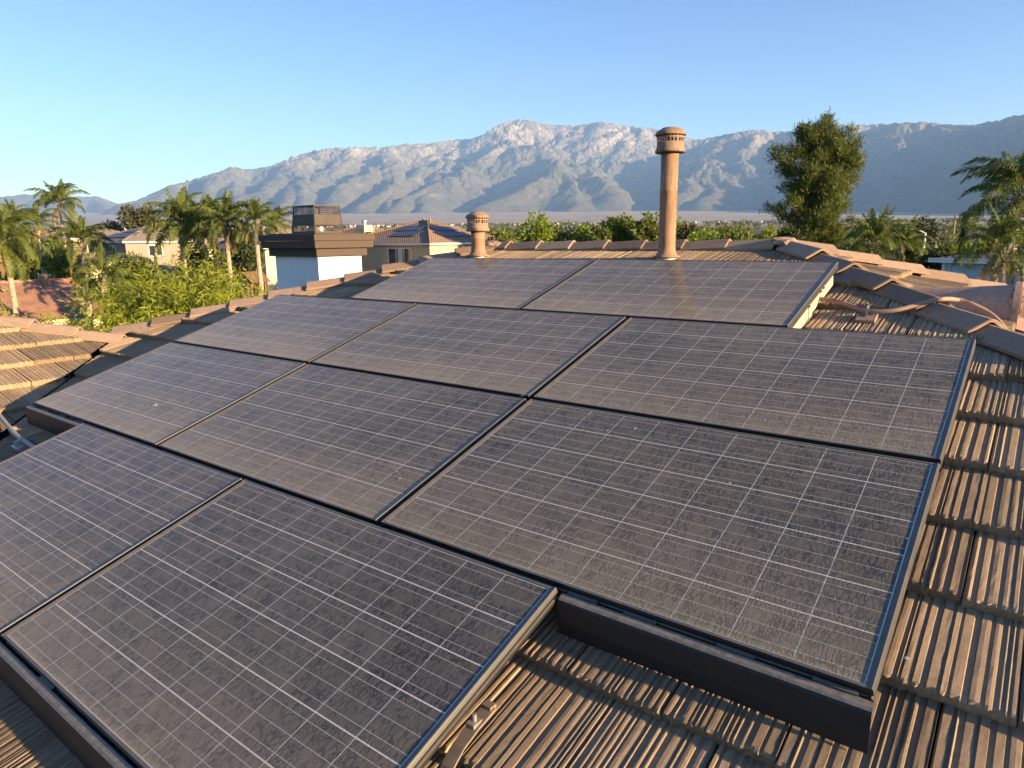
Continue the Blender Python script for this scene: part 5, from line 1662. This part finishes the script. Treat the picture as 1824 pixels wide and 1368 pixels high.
# ---- other trees: (label, px, top py, depth, width px, leaf material)
TREES = [
 ('grey green feathery tree, left of the pair above the taupe house', 230, 366, 105, 34, L_OLIVE, 1500),
 ('grey green feathery tree, right of the pair above the taupe house', 264, 362, 105, 48, L_OLIVE, 2000),
 ('pale green tree left of the feathery pair', 196, 392, 110, 40, L_OLIVE, 1500),
 ('dark round tree right of the feathery pair', 296, 394, 100, 36, L_DARK, 1500),
 ('yellow green tree just right of the chimney cage', 498, 398, 80, 34, L_MID, 1400),
 ('tree behind the low roofed house with cream chimney', 660, 404, 120, 60, L_DARK, 1500),
 ('tall bright tree right of the short vent pipe', 955, 386, 60, 62, L_BRIGHT, 3000),
 ('bright leafy tree just right of the short pipe cap', 900, 412, 58, 60, L_BUSH, 2400),
 ('broad green tree beside the tall bright tree', 1000, 402, 62, 60, L_BUSH, 2600),
 ('low green tree midway between the two pipes', 1042, 408, 60, 52, L_BRIGHT, 2200),
 ('dark palm like bush midway between the pipes', 1068, 410, 58, 34, L_MID, 1400),
 ('dark leafy tree left of the tall pipe, second from it', 1112, 392, 60, 54, L_BUSH, 2600),
 ('tall dark tree just left of the tall pipe', 1158, 388, 58, 60, L_MID, 3000),
 ('dark tree directly behind the tall pipe', 1205, 396, 64, 56, L_MID, 2400),
 ('small brownish palm like tree right of the tall pipe', 1224, 408, 62, 24, L_OLIVE, 1200),
 ('low bright hedge tree right of the tall pipe', 1262, 416, 58, 64, L_BRIGHT, 2600),
 ('low dark tree behind the bright hedge tree', 1290, 408, 75, 46, L_MID, 1800),
 ('bright low tree left of the pine', 1326, 410, 56, 60, L_BUSH, 2600),
 ('bright bush at the left foot of the pine', 1374, 412, 50, 58, L_BRIGHT, 2600),
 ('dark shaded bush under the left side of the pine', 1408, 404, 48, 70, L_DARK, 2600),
 ('round sunlit tree behind the pale street lamp', 1636, 420, 50, 62, L_MID, 2600),
 ('two tone dark tree rising behind the street lamp', 1648, 386, 75, 56, L_DARK, 2400),
 ('bush behind the reddish utility pole', 1690, 418, 46, 70, L_BUSH, 2600),
 ('dark shrub left of the blue shed', 1668, 446, 30, 60, L_DARK, 2600),
 ('bright bush behind the blue shed roof', 1738, 424, 36, 70, L_BRIGHT, 2800),
 ('dark tree behind the right palms', 1800, 396, 38, 90, L_DARK, 3200),
 ('green tree at the far left behind the weeping palm', 6, 412, 70, 70, L_MID, 2000),
 ('bright tree between the slim palm and the broad palm', 96, 420, 58, 46, L_BUSH, 1800),
 ('dense green tree left of the slim palm, by the far houses', 46, 414, 66, 56, L_MID, 2000),
 ('dark garden tree behind the young drooping palm', 212, 462, 54, 60, L_DARK, 2200),
 ('leafy tree beside the beige house wall', 372, 440, 50, 76, L_MID, 2600),
 ('dark full tree behind the left palms of the cluster', 338, 414, 58, 70, L_DARK, 2600),
 ('dark full tree behind the upright palm nearest the chimney', 432, 418, 54, 60, L_DARK, 2400),
 ('bright full tree in front of the taupe house wall', 238, 452, 46, 84, L_BUSH, 3000),
 ('small green tree by the terracotta house gable', 206, 510, 38, 54, L_BUSH, 2200),
 ('green garden tree under the tallest palm', 112, 446, 54, 70, L_BUSH, 2400),
]
for lab, px, py, dep, w, mt, n in TREES:
    if 880 < px < 1335: dep -= 15
    sc = dep / 60.0
    broad_tree('leafy_tree', lab, px, py - (8 if 880 < px < 1400 else 0), dep, w * (1.6 if 880 < px < 1400 else 1.1), mt, 'garden and street trees', (0.34 * sc ** 0.5, 0.16 * sc ** 0.5), int(n * 2.0), 0.8)
# cypress
def cypress(px, py, dep, wpx, label):
    c = at(px, py, dep); gz = ground_z(c.x, c.y); h = c.z - gz; w = wpx / F_PX * dep / 2
    r = np.random.default_rng(3); root = empty('cypress_tree', (c.x, c.y, gz)); tag(root, label, 'tree')
    t = r.uniform(0, 1, 2600); a = r.uniform(0, 6.28, 2600); q = w * np.sqrt(np.clip(1 - t, 0.02, 1)) * (0.55 + 0.45 * np.sqrt(r.uniform(0, 1, 2600)))
    p = np.stack([np.cos(a) * q, np.sin(a) * q, 0.3 + t * (h - 0.4)], 1)
    v, f = leaf_quads(p, 0.26, 0.09, -0.9, None, 0.5, r)
    meshobj('crown', np_mesh('crown', v, f, L_DARK, False), root)
    MB().tube([(0, 0, -0.2), (0, 0, h * 0.8)], [0.12, 0.03], 7).build('trunk', M_BARK, root)
cypress(1722, 378, 44, 18, 'narrow dark cypress left of the large right palm')
# ------------------------------------------------------------------ far masses: woods between the houses, the town on the plain
def far_woods():
    r = np.random.default_rng(21); parts = []
    for k in range(620):
        dep = 125 * (1500 / 125) ** r.uniform(0, 1) ; az = r.uniform(-0.78, 0.72)
        x = CAM.x + dep * (FWD_H.x + RGT_H.x * math.tan(az) * 1.0); y = CAM.y + dep * (FWD_H.y + RGT_H.y * math.tan(az))
        gz = ground_z(x, y); h = r.uniform(3.0, 6.0) * (1 if r.uniform() > 0.06 else 1.4); w = h * r.uniform(0.35, 0.6)
        nl = 6; lobes = [(r.normal() * w * 0.4, r.normal() * w * 0.4, h * r.uniform(0.4, 0.85), w * 0.55, w * 0.55, h * 0.22) for _ in range(nl)]
        n = int(200 * (125 / dep) ** 0.35)
        p, d = lobes_points(lobes, n, r, 0.4)
        s = 0.55 * (dep / 150) ** 0.35
        v, f = leaf_quads(p + np.array([x, y, gz]), s * 1.3, s * 0.8, 0.0, d, 0.8, r); parts.append((v, f))
    v, f = join(parts)
    tag(meshobj('distant_trees', np_mesh('distant_trees', v, f, L_MID, False)), 'band of distant green trees across the plain', 'trees', kind='stuff')
far_woods()
def far_town():
    r = np.random.default_rng(33); m = MB()
    for k in range(900):
        dep = r.uniform(1700, 5200); az = r.uniform(-0.62, 0.62)
        px = 912 + math.tan(az) * F_PX
        if 1180 < px < 1700 and r.uniform() < 0.82: continue
        x = CAM.x + dep * (FWD_H.x + RGT_H.x * math.tan(az)); y = CAM.y + dep * (FWD_H.y + RGT_H.y * math.tan(az))
        gz = ground_z(x, y); w, d, h = r.uniform(7, 14), r.uniform(7, 13), r.uniform(3.0, 5.5)
        big = r.uniform() < 0.03
        if big: w *= 2.5; d *= 1.5
        mi = int(r.integers(0, 3))
        m.box((x - w/2, y - d/2, gz - 1), (x + w/2, y + d/2, gz + h), mi)
        if not big:
            b = len(m.v); z = gz + h
            m.add([(x - w/2 - .4, y - d/2 - .4, z), (x + w/2 + .4, y - d/2 - .4, z), (x + w/2 + .4, y + d/2 + .4, z), (x - w/2 - .4, y + d/2 + .4, z), (x - w*.15, y, z + 2), (x + w*.15, y, z + 2)], [(0,1,5,4),(1,2,5),(2,3,4,5),(3,0,4)], 3)
    mats = [paint('town_white', (0.60, 0.57, 0.51)), paint('town_cream', (0.48, 0.42, 0.34)), paint('town_grey', (0.36, 0.34, 0.31)), paint('town_roof', (0.30, 0.21, 0.16))]
    o = m.build('distant_town', mats, normals=False)
    tag(o, 'scatter of tiny pale houses far across the plain', 'town', kind='stuff')
    parts = []
    for k in range(1500):
        dep = r.uniform(1300, 5200); az = r.uniform(-0.72, 0.72)
        px = 912 + math.tan(az) * F_PX
        if px > 1120 and dep > 2200 and r.uniform() < 0.85: continue
        x = CAM.x + dep * (FWD_H.x + RGT_H.x * math.tan(az)); y = CAM.y + dep * (FWD_H.y + RGT_H.y * math.tan(az))
        h = r.uniform(4, 9); p = np.array([x, y, ground_z(x, y) + h * 0.5]) + r.normal(size=(26, 3)) * np.array([h * 0.4, h * 0.4, h * 0.28])
        parts.append(leaf_quads(p, 3.4, 2.4, 0, None, 1.0, r))
    v, f = join(parts)
    tag(meshobj('town_trees', np_mesh('town_trees', v, f, L_DARK, False)), 'dark specks of trees among the far town', 'trees', kind='stuff')
far_town()
# lawn and street showing right of the pine
def patch(name, quad, mat, label, dz=0.02):
    vs = []
    for px, dep in quad:
        q = at(px, 427, dep); vs.append((q.x, q.y, ground_z(q.x, q.y) + dz))
    m = MB(); m.add(vs, [(0, 1, 2, 3)]); o = m.build(name, mat); tag(o, label, kind='structure')
# ------------------------------------------------------------------ haze: the air between here and the mountains
def build_haze():
    m = bpy.data.materials.new('thin_haze'); m.use_nodes = True
    t = m.node_tree
    t.nodes.remove(t.nodes['Principled BSDF'])
    v = t.nodes.new('ShaderNodeVolumePrincipled')
    v.inputs['Color'].default_value = (0.31, 0.56, 1.0, 1)
    v.inputs['Density'].default_value = HAZE
    v.inputs['Anisotropy'].default_value = 0.0
    t.links.new(v.outputs[0], t.nodes['Material Output'].inputs['Volume'])
    b = MB().box((-17500, -17500, GROUND0 - 60), (17500, 17500, MTN_TOP + 60))
    o = b.build('haze', m)
    tag(o, 'thin blue haze hanging over the valley', kind='stuff')
HAZE = 4.7e-5
build_haze()
